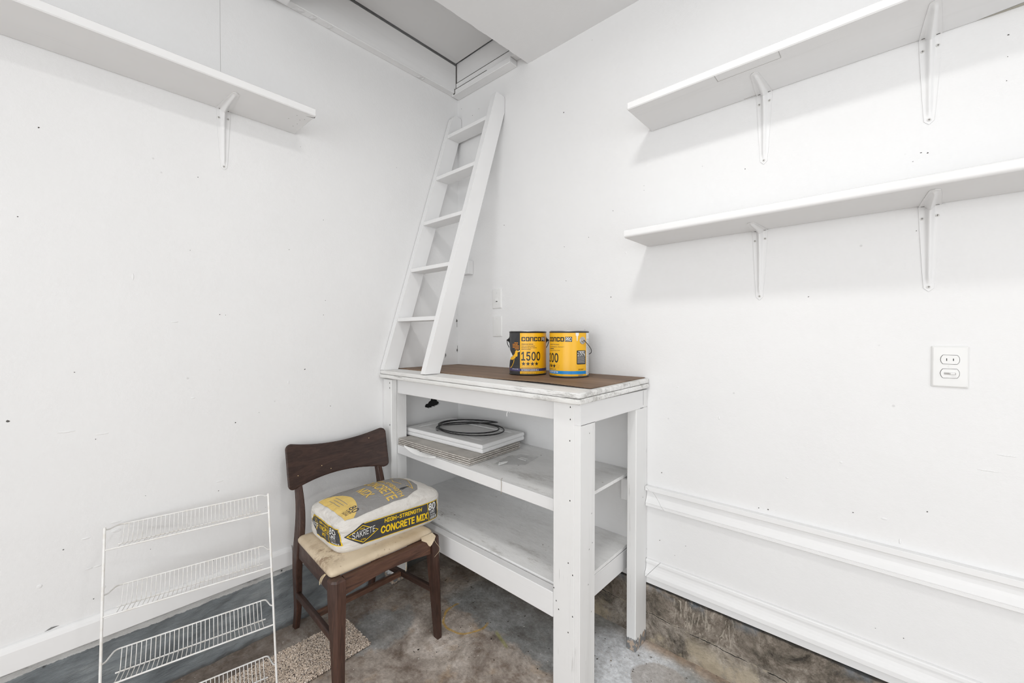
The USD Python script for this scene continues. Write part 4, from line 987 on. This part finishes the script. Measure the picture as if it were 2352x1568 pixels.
for k in range(0, 126):
    turn = NT * k / 125; a = math.radians(214 - 360 * turn)
    rx = 0.172 - 0.004 * turn + 0.008 * math.sin(turn * 2.1 + 1); ry = 0.130 + 0.012 * math.sin(turn * 3.0 + 0.5)
    ox, oy = 0.010 * math.sin(turn * 1.9), -0.014 * math.sin(turn * 1.4)
    e = np.array([math.cos(a) * rx + ox, math.sin(a) * ry + oy]); r2 = math.radians(20)
    x, y = cc + [e[0] * math.cos(r2) - e[1] * math.sin(r2), e[0] * math.sin(r2) + e[1] * math.cos(r2)]
    lift = 0.0042 + 0.0062 * min(turn, 2.4)
    if turn > 2.35:
        s_ = (turn - 2.35) / 0.75; b = math.sin(math.pi * min(1.0, s_)) ** 2
        lift += 0.034 * b; x -= 0.040 * b; y += 0.010 * b
    pts.append((x, y, ztop(x) + lift))
obj('cable_jacket', tube(spline(pts, 420), 0.0032, 8), 'rubber', cab, smooth=True)
pe = np.array(pts[0]); d = np.array(pts[0]) - np.array(pts[1]); d /= np.linalg.norm(d)
con = [lathe([(0.0005, 0), (0.0042, 0), (0.0042, 0.006), (0.0055, 0.0065), (0.0055, 0.016), (0.0046, 0.0165), (0.0046, 0.019), (0.0055, 0.0195), (0.0055, 0.024), (0.001, 0.0245)], 12)]
cm = trimesh.util.concatenate(con); cm.apply_transform(trimesh.geometry.align_vectors([0, 0, 1], d)); cm.apply_translation(pe + [0, 0, 0.001])
obj('connector', cm, 'darksteel', cab, smooth=30)

# torn strip of packing paper lying along the shelf edge
def strip_sheet(path, wid, seed):
    P = spline(path, 46); r = np.random.default_rng(seed); n = len(P)
    A, B = [], []
    for i, p in enumerate(P):
        s = i / (n - 1); w = wid * math.sin(math.pi * min(1, max(0.03, s))) ** 0.6 * (0.85 + 0.3 * r.random())
        A.append(p + [0, -0.15 * w, -0.2 * w - 0.0015 * (i % 2)]); B.append(p + [0, w * 0.85, 0.25 * w + 0.004 * math.sin(7 * s)])
    A, B = np.array(A), np.array(B); C = (A + B) / 2 + [0, 0, 0.004]
    top = np.stack([A, C, B]); bot = top - [0, 0, 0.0006]
    return sheet(top, bot)
pz = zs2(0.2, -0.46)
obj('torn_paper', strip_sheet([(0.170, -0.489, pz + 0.017), (0.215, -0.486, pz + 0.003), (0.27, -0.484, pz - 0.003), (0.33, -0.482, pz - 0.002), (0.405, -0.478, pz + 0.003)], 0.022, 3), 'white', cat='paper', label='torn white paper strip hanging at the front edge of the middle shelf', smooth=50)
obj('wire_scrap', tube(spline([(0.800, -0.462, zs2(0.8) + 0.006), (0.802, -0.470, zs2(0.8) + 0.006), (0.8035, -0.4715, zs2(0.8) - 0.01), (0.803, -0.472, zs2(0.8) - 0.03), (0.8045, -0.4725, zs2(0.8) - 0.052)], 20), 0.0008, 5), flat('dull_wire', lin(150, 140, 120), 0.6), cat='wire', label='short bent wire hooked over the middle shelf edge', smooth=True)

# little clear bag with white plastic wall anchors
def film_bag():
    n, m = 26, 16; U, V = np.meshgrid(np.linspace(0, 1, n), np.linspace(0, 1, m))
    base = np.stack([0.640 + 0.105 * U - 0.03 * V, -0.345 + 0.13 * V + 0.085 * U, 0 * U], -1)
    h = 0.020 * (np.sin(math.pi * np.clip(U, 0, 1)) * np.sin(math.pi * V)) ** 0.6 * (0.45 + 1.0 * meshkit.noise(np.stack([U * 6, V * 5, 0 * U], -1), 4)) + 0.0022
    zz = np.array([[zs2(x, y) for x, y in zip(r[:, 0], r[:, 1])] for r in base])
    top = base.copy(); top[..., 2] = zz + h; bot = base.copy(); bot[..., 2] = zz + 0.0008
    return sheet(top, bot)
fb = obj('plastic_bag', film_bag(), 'film', cat='plastic bag', label='small clear plastic bag on the middle shelf holding white wall anchors', smooth=50)
def anchor_mesh():
    return [lathe([(0.0004, 0), (0.0042, 0.0003), (0.0042, 0.0018), (0.0022, 0.0026), (0.0024, 0.022), (0.0016, 0.036), (0.0004, 0.040)], 12)]
for k, (x, y, a, lab) in enumerate(((0.655, -0.330, 52, 'white plastic wall anchor at the left of the clear bag'), (0.668, -0.345, 66, 'white plastic wall anchor at the front of the clear bag'), (0.712, -0.200, 205, 'white plastic wall anchor at the far right of the clear bag'), (0.716, -0.222, 196, 'white plastic wall anchor at the right of the clear bag, in front of another'))):
    m = trimesh.util.concatenate(anchor_mesh()); m.apply_transform(trimesh.geometry.align_vectors([0, 0, 1], [math.cos(math.radians(a)), math.sin(math.radians(a)), 0.12]))
    m.apply_translation((x, y, zs2(x, y) + 0.0056))
    obj('wall_anchor', m, 'white', cat='wall anchor', label=lab, group='anchors in the clear bag', smooth=30)

# ------------------------------------------------------------------ chair
chx = thing('dining_chair', 'dark walnut dining chair with a curved backrest and cream vinyl seat', 'chair', (0.29, -0.78, 0))
def bar(rings_c, w, d, r=0.25, u=(0, 1, 0), v=(1, 0, 0)):
    """a stick of rounded rectangular section through the given centres; w along u and d along v (each may be a list)"""
    C = np.asarray(rings_c, float); n = len(C); W = np.broadcast_to(w, (n,)); D = np.broadcast_to(d, (n,)); out = []
    for c, a, b in zip(C, W, D):
        q = rrect(a, b, min(a, b) * r, 3); out.append(c + q[:, [0]] * np.array(u) + q[:, [1]] * np.array(v))
    return loft(out)
# back legs run up into the posts of the backrest
for y0, y1, yt in ((-0.938, -0.966, -0.944), (-0.592, -0.600, -0.578)):
    C = spline([(0.030, y0, 0.0), (0.075, y0 * 0.7 + y1 * 0.3, 0.15), (0.128, y1, 0.33), (0.147, y1, 0.43), (0.132, y1 * 0.5 + yt * 0.5, 0.52), (0.0855, yt, 0.615), (0.058, yt, 0.69)], 30)
    ww = np.interp(np.linspace(0, 1, 30), [0, 0.55, 0.75, 1], [0.020, 0.027, 0.026, 0.022]); dd = np.interp(np.linspace(0, 1, 30), [0, 0.55, 0.7, 1], [0.030, 0.050, 0.046, 0.026])
    obj('rear_leg', bar(C, ww, dd, 0.22), 'walz', chx, smooth=40)
# backrest: bent plywood, dished both ways
nb, mb = 81, 21
yb = -0.761 + 0.229 * np.sin(np.linspace(-1, 1, nb) * math.pi / 2) ** 1; Fr, Bk = [], []
for iz in range(mb):
    rf, rb = [], []
    for iy, y in enumerate(yb):
        s = 2 * (y + 0.761) / 0.458
        top = 0.770 + 0.036 * s * s; bot = 0.640 - 0.030 * s * s
        lo, hi = bot, top
        e = abs(s)
        zc, zr = (lo + hi) / 2, (hi - lo) / 2
        # rounded corners
        cr_ = 0.030; ed = max(0.0004, (1 - e) * 0.229)
        if ed < cr_: zr -= cr_ - math.sqrt(max(0, cr_ ** 2 - (cr_ - ed) ** 2))
        v = math.sin((-1 + 2 * iz / (mb - 1)) * math.pi / 2); z = zc + zr * v
        x = 0.104 - 0.030 * (1 - s * s) - 0.20 * (z - 0.62)
        edge = min(1.0, min((1 - abs(v)) * zr, ed) / 0.006); th = 0.0065 * math.sqrt(max(0.02, 1 - (1 - edge) ** 2))
        rf.append((x + th, y, z)); rb.append((x - th, y, z))
    Fr.append(rf); Bk.append(rb)
obj('backrest', sheet(np.array(Fr), np.array(Bk)), 'walyd', chx, smooth=50)
nick = [trimesh.creation.icosphere(1, 0.0022) for _ in range(4)]
for m_, (y, z) in zip(nick, ((-0.948, 0.668), (-0.842, 0.682), (-0.802, 0.660), (-0.615, 0.760))):
    s = 2 * (y + 0.761) / 0.458; m_.apply_scale([0.4, 1.2, 0.8]); m_.apply_translation((0.104 - 0.030 * (1 - s * s) - 0.20 * (z - 0.62) + 0.0063, y, z))
obj('paint_flecks', nick, flat('pale_flecks', lin(216, 190, 140), 0.7), chx, kind='stuff')
# seat frame
def arched(x, y0, y1, zt, zb, rise, t):
    P = [(y0, zt), (y0, zb)] + [(y0 + (y1 - y0) * s, zb + rise * math.sin(math.pi * s)) for s in np.linspace(0.04, 0.96, 20)] + [(y1, zb), (y1, zt)]
    return prism(Polygon(P), 'x', x - t, x)
obj('front_rail', arched(0.534, -0.966, -0.605, 0.4245, 0.363, 0.017, 0.022), 'waly', chx)
obj('rear_rail', bx(0.150, 0.170, -0.951, -0.613, 0.362, 0.424, 0.002), 'waly', chx)
def skew_rail(x0, y0, x1, y1, z0, z1, t):
    d = np.array([x1 - x0, y1 - y0]); d = d / np.linalg.norm(d); n = np.array([-d[1], d[0]]) * t / 2; P = [(x0, y0), (x1, y1)]
    return hull([(p[0] + s * n[0], p[1] + s * n[1], z) for p in P for s in (-1, 1) for z in (z0, z1)])
obj('side_rail', skew_rail(0.170, -0.966, 0.500, -0.986, 0.362, 0.424, 0.020), 'walx', chx)
obj('side_rail', skew_rail(0.170, -0.603, 0.498, -0.592, 0.362, 0.424, 0.020), 'walx', chx)
# front legs, tapered, chamfered on the outside corner
def front_leg(x, y, sy, xf, yf):
    top, bot = 0.0445, 0.0265; rings = []
    for z, s in ((0.0, bot), (0.004, bot + 0.001), (0.20, 0.036), (0.36, top), (0.418, top), (0.4255, top - 0.006)):
        k = z / 0.43; cx, cy = xf + (x - xf) * k, yf + (y - yf) * k; h = s / 2; c = s * 0.30
        q = [(-h, -h), (h - c, -h), (h, -h + c), (h, h), (-h, h)] if sy < 0 else [(-h, -h), (h, -h), (h, h - c), (h - c, h), (-h, h)]
        rings.append([(cx + a, cy + b, z) for a, b in q])
    return loft(rings)
obj('front_leg', front_leg(0.522, -0.9885, -1, 0.5385, -0.9905), 'walz', chx)
obj('front_leg', front_leg(0.520, -0.583, 1, 0.530, -0.564), 'walz', chx)
obj('side_stretcher', bar([(0.093, -0.953, 0.176), (0.518, -0.987, 0.204)], 0.019, 0.026, 0.3, (0, 1, 0), (0, 0, 1)), 'walx', chx, smooth=40)
obj('side_stretcher', bar([(0.093, -0.596, 0.176), (0.515, -0.583, 0.204)], 0.019, 0.026, 0.3, (0, 1, 0), (0, 0, 1)), 'walx', chx, smooth=40)
obj('cross_stretcher', bar([(0.300, -0.9615, 0.190), (0.300, -0.5995, 0.190)], 0.019, 0.024, 0.3, (1, 0, 0), (0, 0, 1)), 'waly', chx, smooth=40)
# cushion
cush = Polygon([(0.158, -0.975), (0.165, -0.980), (0.492, -1.004), (0.508, -1.001), (0.514, -0.990), (0.5165, -0.79), (0.515, -0.594), (0.508, -0.580), (0.492, -0.577), (0.170, -0.588), (0.160, -0.594)])
rings = []
for ins, z in ((0.006, 0.4252), (0.0015, 0.428), (0.0, 0.434), (0.001, 0.441), (0.006, 0.4475), (0.016, 0.4525), (0.04, 0.4555), (0.09, 0.4565)):
    p = cush.buffer(0.012).buffer(-0.012).buffer(-ins, quad_segs=8); ring = LineString(list(p.exterior.coords)); cen = np.array([0.34, -0.79]); n = 140
    out = []
    for k in range(n):
        a = 2 * math.pi * k / n; far = cen + 2 * np.array([math.cos(a), math.sin(a)])
        hit = LineString([cen, far]).intersection(ring); out.append((hit.x, hit.y, z))
    rings.append(out)
cu = sub('seat_cushion', chx, 'stained cream vinyl seat cushion')
obj('vinyl_cover', loft(rings), 'vinyl', cu, smooth=60)
fl = np.array([[(0.5175, -0.640, 0.438), (0.5178, -0.618, 0.438), (0.5175, -0.598, 0.438), (0.5155, -0.584, 0.438)],
               [(0.5285, -0.645, 0.4295), (0.5375, -0.622, 0.425), (0.5415, -0.602, 0.426), (0.5375, -0.582, 0.430)],
               [(0.5335, -0.630, 0.4245), (0.5405, -0.618, 0.414), (0.5445, -0.607, 0.414), (0.5465, -0.596, 0.422)],
               [(0.5345, -0.622, 0.418), (0.5385, -0.617, 0.402), (0.5425, -0.613, 0.400), (0.5465, -0.608, 0.408)]])
obj('torn_flap', sheet(fl + [0.0008, 0, 0], fl), 'vinyl', cu, smooth=60)
st = []
for k in range(7):
    y = -1.006 + 0.003 * rng.random(); x = 0.470 + 0.012 * rng.random()
    st.append(tube(spline([(x, y, 0.430), (x + 0.006 * rng.random(), y - 0.012, 0.428 - 0.006 * rng.random()), (x + 0.012 * rng.random() - 0.004, y - 0.020, 0.412 - 0.012 * rng.random())], 8), 0.0007, 4))
obj('loose_stuffing', st, flat('straw_fibres', lin(206, 190, 158), 0.9), cu, kind='stuff')
obj('loose_thread', [tube(spline([(0.541, -0.592, 0.430), (0.546, -0.588, 0.408), (0.550, -0.572, 0.372), (0.547, -0.578, 0.362), (0.545, -0.594, 0.350)], 24), 0.0007, 5), tube(spline([(0.50, -0.70, 0.385), (0.50, -0.699, 0.36), (0.498, -0.697, 0.335), (0.4975, -0.699, 0.318)], 16), 0.0012, 5)], flat('pale_thread', lin(196, 180, 150), 0.8), cu, kind='stuff')

# ------------------------------------------------------------------ bag of concrete mix on the chair
bag = thing('cement_bag', 'full white paper bag of concrete mix lying across the seat of the chair', 'bag', (0.33, -0.72, 0.457))
BC = np.array([0.328, -0.719, 0.457]); BL, BW, BH = 0.229, 0.145, 0.137
def bag_fn(p):
    """cube surface point (length, width, height in -1..1) -> bag surface"""
    l, w, h = p[:, 0], p[:, 1], p[:, 2]; n = 7.0
    k = (np.abs(l) ** n + np.abs(w) ** n + np.abs(np.where(h < 0, h * 0.80, h)) ** n) ** (1 / n)
    l, w, h = l / k, w / k, h / k
    hh = (h + 1) / 2
    z = BH * (0.93 * hh - 0.04 * hh * np.abs(l) ** 4) + 0.036 * np.clip(h, 0, 1) ** 2 * (1 - l ** 2) * (1 - w ** 2) * (1 + 0.25 * l) 
    x = BW * w * (1 - 0.05 * np.abs(l) ** 5) * (1 - 0.06 * (1 - hh)); y = BL * l
    x = x - 0.030 * np.clip(-l, 0, 1) ** 3 * (w < 0) * (-w) ** 1 + 0.010 * l
    y = y + 0.016 * np.clip(-l - 0.5, 0, 1) * (1 - w) * 0.5
    q = np.stack([BC[0] + x, BC[1] + y, BC[2] + z], -1)
    crease = (meshkit.fbm(np.stack([x * 34, y * 26, z * 60], -1), 3, 11) - 0.5)
    endw = np.clip(np.abs(l) * 1.6 - 0.62, 0, 1)
    amt = (0.0045 + 0.0065 * endw * endw) * np.clip(z / 0.02, 0, 1)
    d = np.stack([w ** 3 * 0.9, l ** 3 * 0.9, np.clip(h, 0, 1)], -1)
    return q + d * (crease * amt)[:, None]
def cube_grid(n):
    V, F = [], []; off = 0
    for ax in range(3):
        for s in (-1, 1):
            a, b = np.meshgrid(np.linspace(-1, 1, n), np.linspace(-1, 1, n)); p = np.zeros((n, n, 3)); p[..., ax] = s; p[..., (ax + 1) % 3] = a * s; p[..., (ax + 2) % 3] = b
            idx = np.arange(n * n).reshape(n, n) + off; A, B, C_, D = idx[:-1, :-1].ravel(), idx[:-1, 1:].ravel(), idx[1:, 1:].ravel(), idx[1:, :-1].ravel()
            F += [np.c_[A, B, C_], np.c_[A, C_, D]]; V.append(p.reshape(-1, 3)); off += n * n
    m = trimesh.Trimesh(np.vstack(V), np.vstack(F), process=False); m.merge_vertices(); return m
cg = cube_grid(64)
bm = trimesh.Trimesh(bag_fn(np.array(cg.vertices)), cg.faces, process=False)
if bm.volume < 0: bm.invert()
obj('paper_sack', bm, 'bagpaper', bag, smooth=70)
# folded flap lines at the near end
NV, VN = np.array(bm.vertices), np.array(bm.vertex_normals)
def surf(axis, sign, off):
    """fn(points) for print on one side of the bag: side: (y,z)->x, end: (x,z)->y, top: (x,y)->z"""
    k = VN[:, axis] * sign > 0.22
    others = [i for i in range(3) if i != axis]
    I = LinearNDInterpolator(NV[k][:, others], np.c_[NV[k][:, axis], VN[k]])
    from scipy.interpolate import NearestNDInterpolator
    J = NearestNDInterpolator(NV[k][:, others], np.c_[NV[k][:, axis], VN[k]])
    def fn(q):
        r = I(q); bad = np.isnan(r[:, 0]); r[bad] = J(q[bad])
        out = np.zeros((len(q), 3)); out[:, others] = q; out[:, axis] = r[:, 0]
        return out + r[:, 1:] * off
    return fn
def skew(flat2, sh):
    v, f = flat2; v = v.copy(); v[:, 1] += v[:, 0] * sh; return v, f
def bag_print(part, parent, flat2, mat, side, off):
    fn = surf(*side, off)
    return obj(part, wrap(flat2, fn, 0.008), mat, parent, smooth=False)
SIDE, END, TOP = (0, 1), (1, -1), (2, 1)
# long side: dark band with the diamond sign; here (y, z)
sd = sub('side_print', bag, 'dark side band with white and yellow lettering')
BY0, BY1 = -0.862, -0.5155
def zb_(y): return 0.4755 - 0.030 * (y + 0.862)
def zt_(y): return 0.5535 - 0.022 * (y + 0.862)
band = Polygon([(-0.862, zb_(-0.862)), (BY1, zb_(BY1)), (BY1 - 0.010, zt_(BY1)), (-0.862, zt_(-0.862)), (-0.922, 0.517)])
bag_print('band', sd, poly2d(band.buffer(0.0008)), 'bagblack', SIDE, 0.0010)
def heavy(flat2, d):
    """the same lettering with fatter strokes"""
    v, f = flat2; n = len(v); off = [(0, 0), (d, 0), (-d, 0), (0, d), (0, -d)]
    return np.vstack([v + o for o in off]), np.vstack([f + n * k for k in range(len(off))])
def strip(pts, r=0.0011): return LineString(pts).buffer(r, cap_style=2)
bord = unary_union([strip([(-0.850, zb_(-0.85) + 0.0006), (BY1, zb_(BY1) + 0.0006), (BY1 - 0.010, zt_(BY1) - 0.0006), (-0.855, zt_(-0.855) - 0.0006)], 0.0013), strip([(-0.578, zt_(-0.578)), (-0.566, zb_(-0.566))], 0.0013)])
dia = Polygon([(-0.914, 0.5165), (-0.861, 0.5465), (-0.799, 0.5120), (-0.857, 0.4815)])
dial = LineString(list(dia.exterior.coords)).buffer(0.0013)
gap = Polygon([(-0.908, 0.500), (-0.900, 0.5075), (-0.817, 0.5165), (-0.812, 0.536), (-0.822, 0.5345), (-0.905, 0.5245)])
gap = Polygon([(-0.902, 0.5085), (-0.893, 0.5230), (-0.808, 0.5330), (-0.812, 0.5185)]).buffer(0.0005)
bag_print('border', sd, poly2d(unary_union([bord, dial.difference(gap)])), 'yellow', SIDE, 0.0016)
def side_text(txt, h, w, y, z, mat, sh=0.0, bold=True, off=0.0017):
    v, f = skew(text2d(txt, h, bold, w), sh); v = v + [y, z]
    if bold and h > 0.012: v, f = heavy((v, f), h * 0.028)
    return bag_print('lettering', sd, (v, f), mat, SIDE, off)
side_text('SAKRETE', 0.0235, 0.085, -0.8975, 0.5035, 'white', 0.06, False)
side_text('SINCE', 0.0050, 0.017, -0.870, 0.5325, 'yellow', -0.02)
side_text('1936', 0.0050, 0.018, -0.866, 0.4905, 'yellow', 0.0)
side_text('HIGH-STRENGTH', 0.0155, 0.168, -0.773, 0.5285, 'yellow', -0.045)
side_text('CONCRETE MIX', 0.0265, 0.212, -0.787, 0.4900, 'yellow', -0.050)
side_text('80', 0.0275, 0.036, -0.5715, 0.5140, 'white', -0.03)
side_text('LBS', 0.0095, 0.026, -0.5635, 0.5005, 'white', -0.03)
bag_print('rule', sd, poly2d(sbox(-0.562, 0.4970, -0.538, 0.4978)), 'white', SIDE, 0.0017)
side_text('36.3 KG', 0.0060, 0.026, -0.5615, 0.4880, 'white', -0.03)
bag_print('barcode', sd, poly2d(unary_union([sbox(-0.560 + 0.0034 * k, 0.471, -0.560 + 0.0034 * k + (0.0018, 0.0009, 0.0024)[k % 3], 0.4845) for k in range(11)])), 'white', SIDE, 0.0017)
# short end; here (x, z)
ed = sub('end_print', bag, 'dark end label with yellow lettering')
ep = Polygon([(0.232, 0.548), (0.432, 0.5475), (0.438, 0.486), (0.268, 0.4795), (0.205, 0.512)])
bag_print('panel', ed, poly2d(ep), 'bagblack', END, 0.0010)
eb = unary_union([strip([(0.236, 0.5475), (0.432, 0.547), (0.438, 0.4865), (0.268, 0.480)], 0.0013), strip([(0.370, 0.547), (0.379, 0.484)], 0.0013), strip([(0.213, 0.5150), (0.234, 0.5465), (0.268, 0.512), (0.268, 0.4985)], 0.0012), strip([(0.258, 0.541), (0.276, 0.516), (0.250, 0.494)], 0.0012)])
bag_print('border', ed, poly2d(eb), 'yellow', END, 0.0016)
def end_text(txt, h, w, x, z, mat, bold=True):
    v, f = text2d(txt, h, bold, w); return bag_print('lettering', ed, (v + [x, z], f), mat, END, 0.0017)
end_text('SAKRETE', 0.0170, 0.062, 0.2105, 0.5050, 'white', False)
end_text('HIGH-STRENGTH', 0.0075, 0.078, 0.290, 0.5330, 'yellow')
end_text('CONCRETE', 0.0150, 0.083, 0.287, 0.5110, 'yellow')
end_text('MIX', 0.0140, 0.034, 0.316, 0.4920, 'yellow')
end_text('80', 0.0205, 0.036, 0.3805, 0.5215, 'white')
end_text('LBS', 0.0090, 0.034, 0.3835, 0.5090, 'white')
bag_print('rule', ed, poly2d(sbox(0.390, 0.5055, 0.420, 0.5063)), 'white', END, 0.0017)
end_text('36.3 KG', 0.0055, 0.030, 0.390, 0.4975, 'greymark')
bag_print('barcode', ed, poly2d(unary_union([sbox(0.3885 + 0.0036 * k, 0.488, 0.3885 + 0.0036 * k + (0.0018, 0.0009, 0.0024)[k % 3], 0.4945) for k in range(12)])), 'white', END, 0.0017)
# top: grey field, yellow half round at the near end; here (x, y)
tp = sub('top_print', bag, 'dusty grey top panel with a pale yellow half round')
top_poly = Polygon([(0.212, -0.915), (0.440, -0.918), (0.452, -0.88), (0.452, -0.66), (0.430, -0.595), (0.395, -0.573), (0.262, -0.570), (0.214, -0.600)])
bag_print('grey_field', tp, poly2d(top_poly.buffer(-0.004).buffer(0.004)), 'baggrey', TOP, 0.0008)
yel = Point(0.335, -0.935).buffer(0.123, quad_segs=24); yel = affinity.scale(yel, 1.05, 0.80, origin=(0.335, -0.935)).intersection(top_poly)
bag_print('half_round', tp, poly2d(yel), 'bagyellow', TOP, 0.0013)
def top_text(txt, h, w, x, y, mat, rot=0, bold=True):
    v, f = text2d(txt, h, bold, w)
    if rot:
        c, s_ = math.cos(rot), math.sin(rot); v = np.c_[v[:, 0] * c - v[:, 1] * s_, v[:, 0] * s_ + v[:, 1] * c]
    return bag_print('lettering', tp, (v + [x, y], f), mat, TOP, 0.0018)
top_text('CONCRETE', 0.042, 0.200, 0.243, -0.741, 'yellowfade')
top_text('MIX', 0.036, 0.082, 0.300, -0.801, 'yellowfade')
top_text('HIGH-STRENGTH', 0.018, 0.200, 0.243, -0.687, 'yellowfade')
top_text('SAKRETE', 0.022, 0.110, 0.275, -0.628, 'greymark', 0, False)
dia2 = Polygon([(0.250, -0.615), (0.330, -0.650), (0.420, -0.612), (0.330, -0.580)])
bag_print('border', tp, poly2d(LineString(list(dia2.exterior.coords)).buffer(0.0016).difference(sbox(0.268, -0.634, 0.392, -0.602))), 'yellowfade', TOP, 0.0018)
top_text('80', 0.026, 0.036, 0.392, -0.880, 'greyink', 0)
top_text('LBS', 0.008, 0.030, 0.395, -0.891, 'greyink', 0)
bag_print('rule', tp, poly2d(sbox(0.396, -0.8965, 0.424, -0.8955)), 'greyink', TOP, 0.0018)
top_text('36.3 KG', 0.007, 0.030, 0.395, -0.907, 'greyink', 0)
bag_print('fine_print', tp, poly2d(unary_union([sbox(0.262 + 0.012 * (k % 2), -0.870 - 0.012 * k, 0.362 - 0.006 * k, -0.868 - 0.012 * k) for k in range(3)])), 'baggrey', TOP, 0.0018)
bag_print('tear', tp, poly2d(Polygon([(0.405, -0.668), (0.412, -0.655), (0.404, -0.635), (0.400, -0.612), (0.397, -0.640), (0.399, -0.658)])), 'bagblack', TOP, 0.0019)

# ------------------------------------------------------------------ white wire rack leaning on the left wall
RT, RU, RD = np.array([0.114, -1.524, 0.652]), np.array([0.094, 0.427, 0.009]), np.array([0.050, -0.009, -0.179])
RN = np.cross(RU, RD); RN /= np.linalg.norm(RN); RN = RN if RN[0] > 0 else -RN
rk = thing('wire_rack', 'white coated wire rack with four tiers leaning against the left wall', 'wire rack', tuple(RT + 3.6 * RD))
def rp(a, i, n=0.0): return RT + a * RU + i * RD + n * RN
foot = lambda a: (rp(a, 0)[2] - 0.003) / -RD[2]
for a in (0.0, 1.0):
    obj('upright', tube([rp(a, -0.03), rp(a, 1), rp(a, 2), rp(a, foot(a))], 0.0036, 10), 'rackwhite', rk, smooth=40)
NWIRE = 33
for i in range(4):
    tier = sub('basket', rk)
    L_ = [(0.004, 0.0, 0.0), (0.012, 0.012, -0.014), (0.021, 0.010, -0.046), (0.030, 0.000, -0.084), (0.044, -0.004, -0.106), (0.080, -0.001, -0.112)]
    A = spline([rp(a, i + b, n) for a, b, n in L_], 26); B = spline([rp(1 - a, i + b, n) for a, b, n in L_], 26)[::-1]
    obj('guard_rail', tube(np.vstack([A, B]), 0.0025, 8), 'rackwhite', tier, smooth=True)
    obj('floor_rail', tube([rp(0.045, i + 0.309, -0.083), rp(0.5, i + 0.309, -0.083), rp(0.955, i + 0.309, -0.083)], 0.0023, 8), 'rackwhite', tier, smooth=True)
    obj('front_rail', tube([rp(0.004, i + 0.329), rp(0.5, i + 0.329), rp(0.996, i + 0.329)], 0.0026, 8), 'rackwhite', tier, smooth=True)
    for k in range(NWIRE):
        a = 0.070 + 0.860 * k / (NWIRE - 1)
        w = [rp(a, i - 0.005, -0.1115), rp(a, i + 0.15, -0.099), rp(a, i + 0.285, -0.0875), rp(a, i + 0.300, -0.0855), rp(a, i + 0.3055, -0.0815), rp(a, i + 0.3075, -0.074), rp(a, i + 0.315, -0.035), rp(a, i + 0.322, 0.0)]
        obj('wire', tube(w, 0.0013, 5), 'rackwhite', tier, smooth=True)

# ------------------------------------------------------------------ carpet remnant
cp = thing('carpet_remnant', 'speckled beige carpet offcut on the floor under the chair', 'carpet', (0.26, -1.1, 0))
cpl = [(0.158, -0.779), (0.366, -0.781), (0.3665, -1.03), (0.364, -1.46), (0.148, -1.45), (0.152, -1.10)]
obj('backing', prism(Polygon(cpl), 'z', 0.0006, 0.005), 'backing', cp)
poly = Polygon(cpl).buffer(0.002); V, F = [], []; nt = 26000; tot = 0; off = 0
P = np.stack([0.14 + 0.24 * rng.random(nt * 2), -1.46 + 0.69 * rng.random(nt * 2)], -1)
from shapely import contains_xy
P = P[contains_xy(poly, P[:, 0], P[:, 1])][:nt]
a = rng.random(len(P)) * 6.283; ln = 0.004 + 0.0045 * rng.random(len(P)); hh = 0.0075 + 0.0028 * rng.random(len(P)); wd = 0.0016 + 0.0012 * rng.random(len(P))
for k in range(len(P)):
    c, s = math.cos(a[k]), math.sin(a[k]); x, y = P[k]; L, H, W = ln[k], hh[k], wd[k]
    p = [(x - s * W, y + c * W, 0.004), (x + s * W, y - c * W, 0.004), (x - s * W + c * L * 0.5, y + c * W + s * L * 0.5, 0.004 + H), (x + s * W + c * L * 0.5, y - c * W + s * L * 0.5, 0.004 + H), (x + c * L, y + s * L, 0.004 + H * 0.55)]
    V += p; F += [(off, off + 1, off + 3), (off, off + 3, off + 2), (off + 2, off + 3, off + 4)]; off += 5
obj('pile', trimesh.Trimesh(np.array(V), np.array(F), process=False), 'pile', cp, kind='stuff')

# ------------------------------------------------------------------ crumbs, paint flakes and grit lying about
bits = []
def crumb(x, y, z, r):
    n = 5 + int(rng.integers(0, 3)); p = rng.normal(size=(n, 3)) * [r, r * 0.7, r * 0.28]; ang = rng.random() * 6.28; c, s = math.cos(ang), math.sin(ang)
    p = np.c_[p[:, 0] * c - p[:, 1] * s, p[:, 0] * s + p[:, 1] * c, p[:, 2]]; p[:, 2] -= p[:, 2].min() - 0.0002
    return hull(p + [x, y, z])
for k in range(420):
    if k < 200: x, y = 0.12 + 1.0 * rng.random(), -0.05 - 0.42 * rng.random() ** 0.8
    elif k < 290: x, y = 0.05 + 0.10 * rng.random(), -0.1 - 1.3 * rng.random()
    elif k < 360: x, y = 1.12 + 0.45 * rng.random(), -0.03 - 0.22 * rng.random()
    else: x, y = 0.35 + 0.9 * rng.random(), -0.4 - 0.45 * rng.random()
    if 0.14 < x < 0.375 and y < -0.77: continue
    if any(a - 0.008 < x < b + 0.008 and c - 0.008 < y < d + 0.008 for a, b, c, d in ((1.07, 1.157, -0.502, -0.37), (1.13, 1.18, -0.102, 0), (1.15, 1.18, -0.5, -0.4), (0, 0.078, -0.502, -0.405), (0.51, 0.55, -1.01, -0.96), (0.51, 0.545, -0.60, -0.55), (0.0, 0.06, -0.96, -0.57))): continue
    bits.append(crumb(x, y, 0.0, 0.0010 + 0.0024 * rng.random() ** 3))
bits += [crumb(0.245, -0.30, 0, 0.008), crumb(0.53, -0.66, 0, 0.004)]
obj('floor_debris', bits, 'debris', cat='debris', label='crumbs, paint flakes and grit scattered over the floor', kind='stuff')
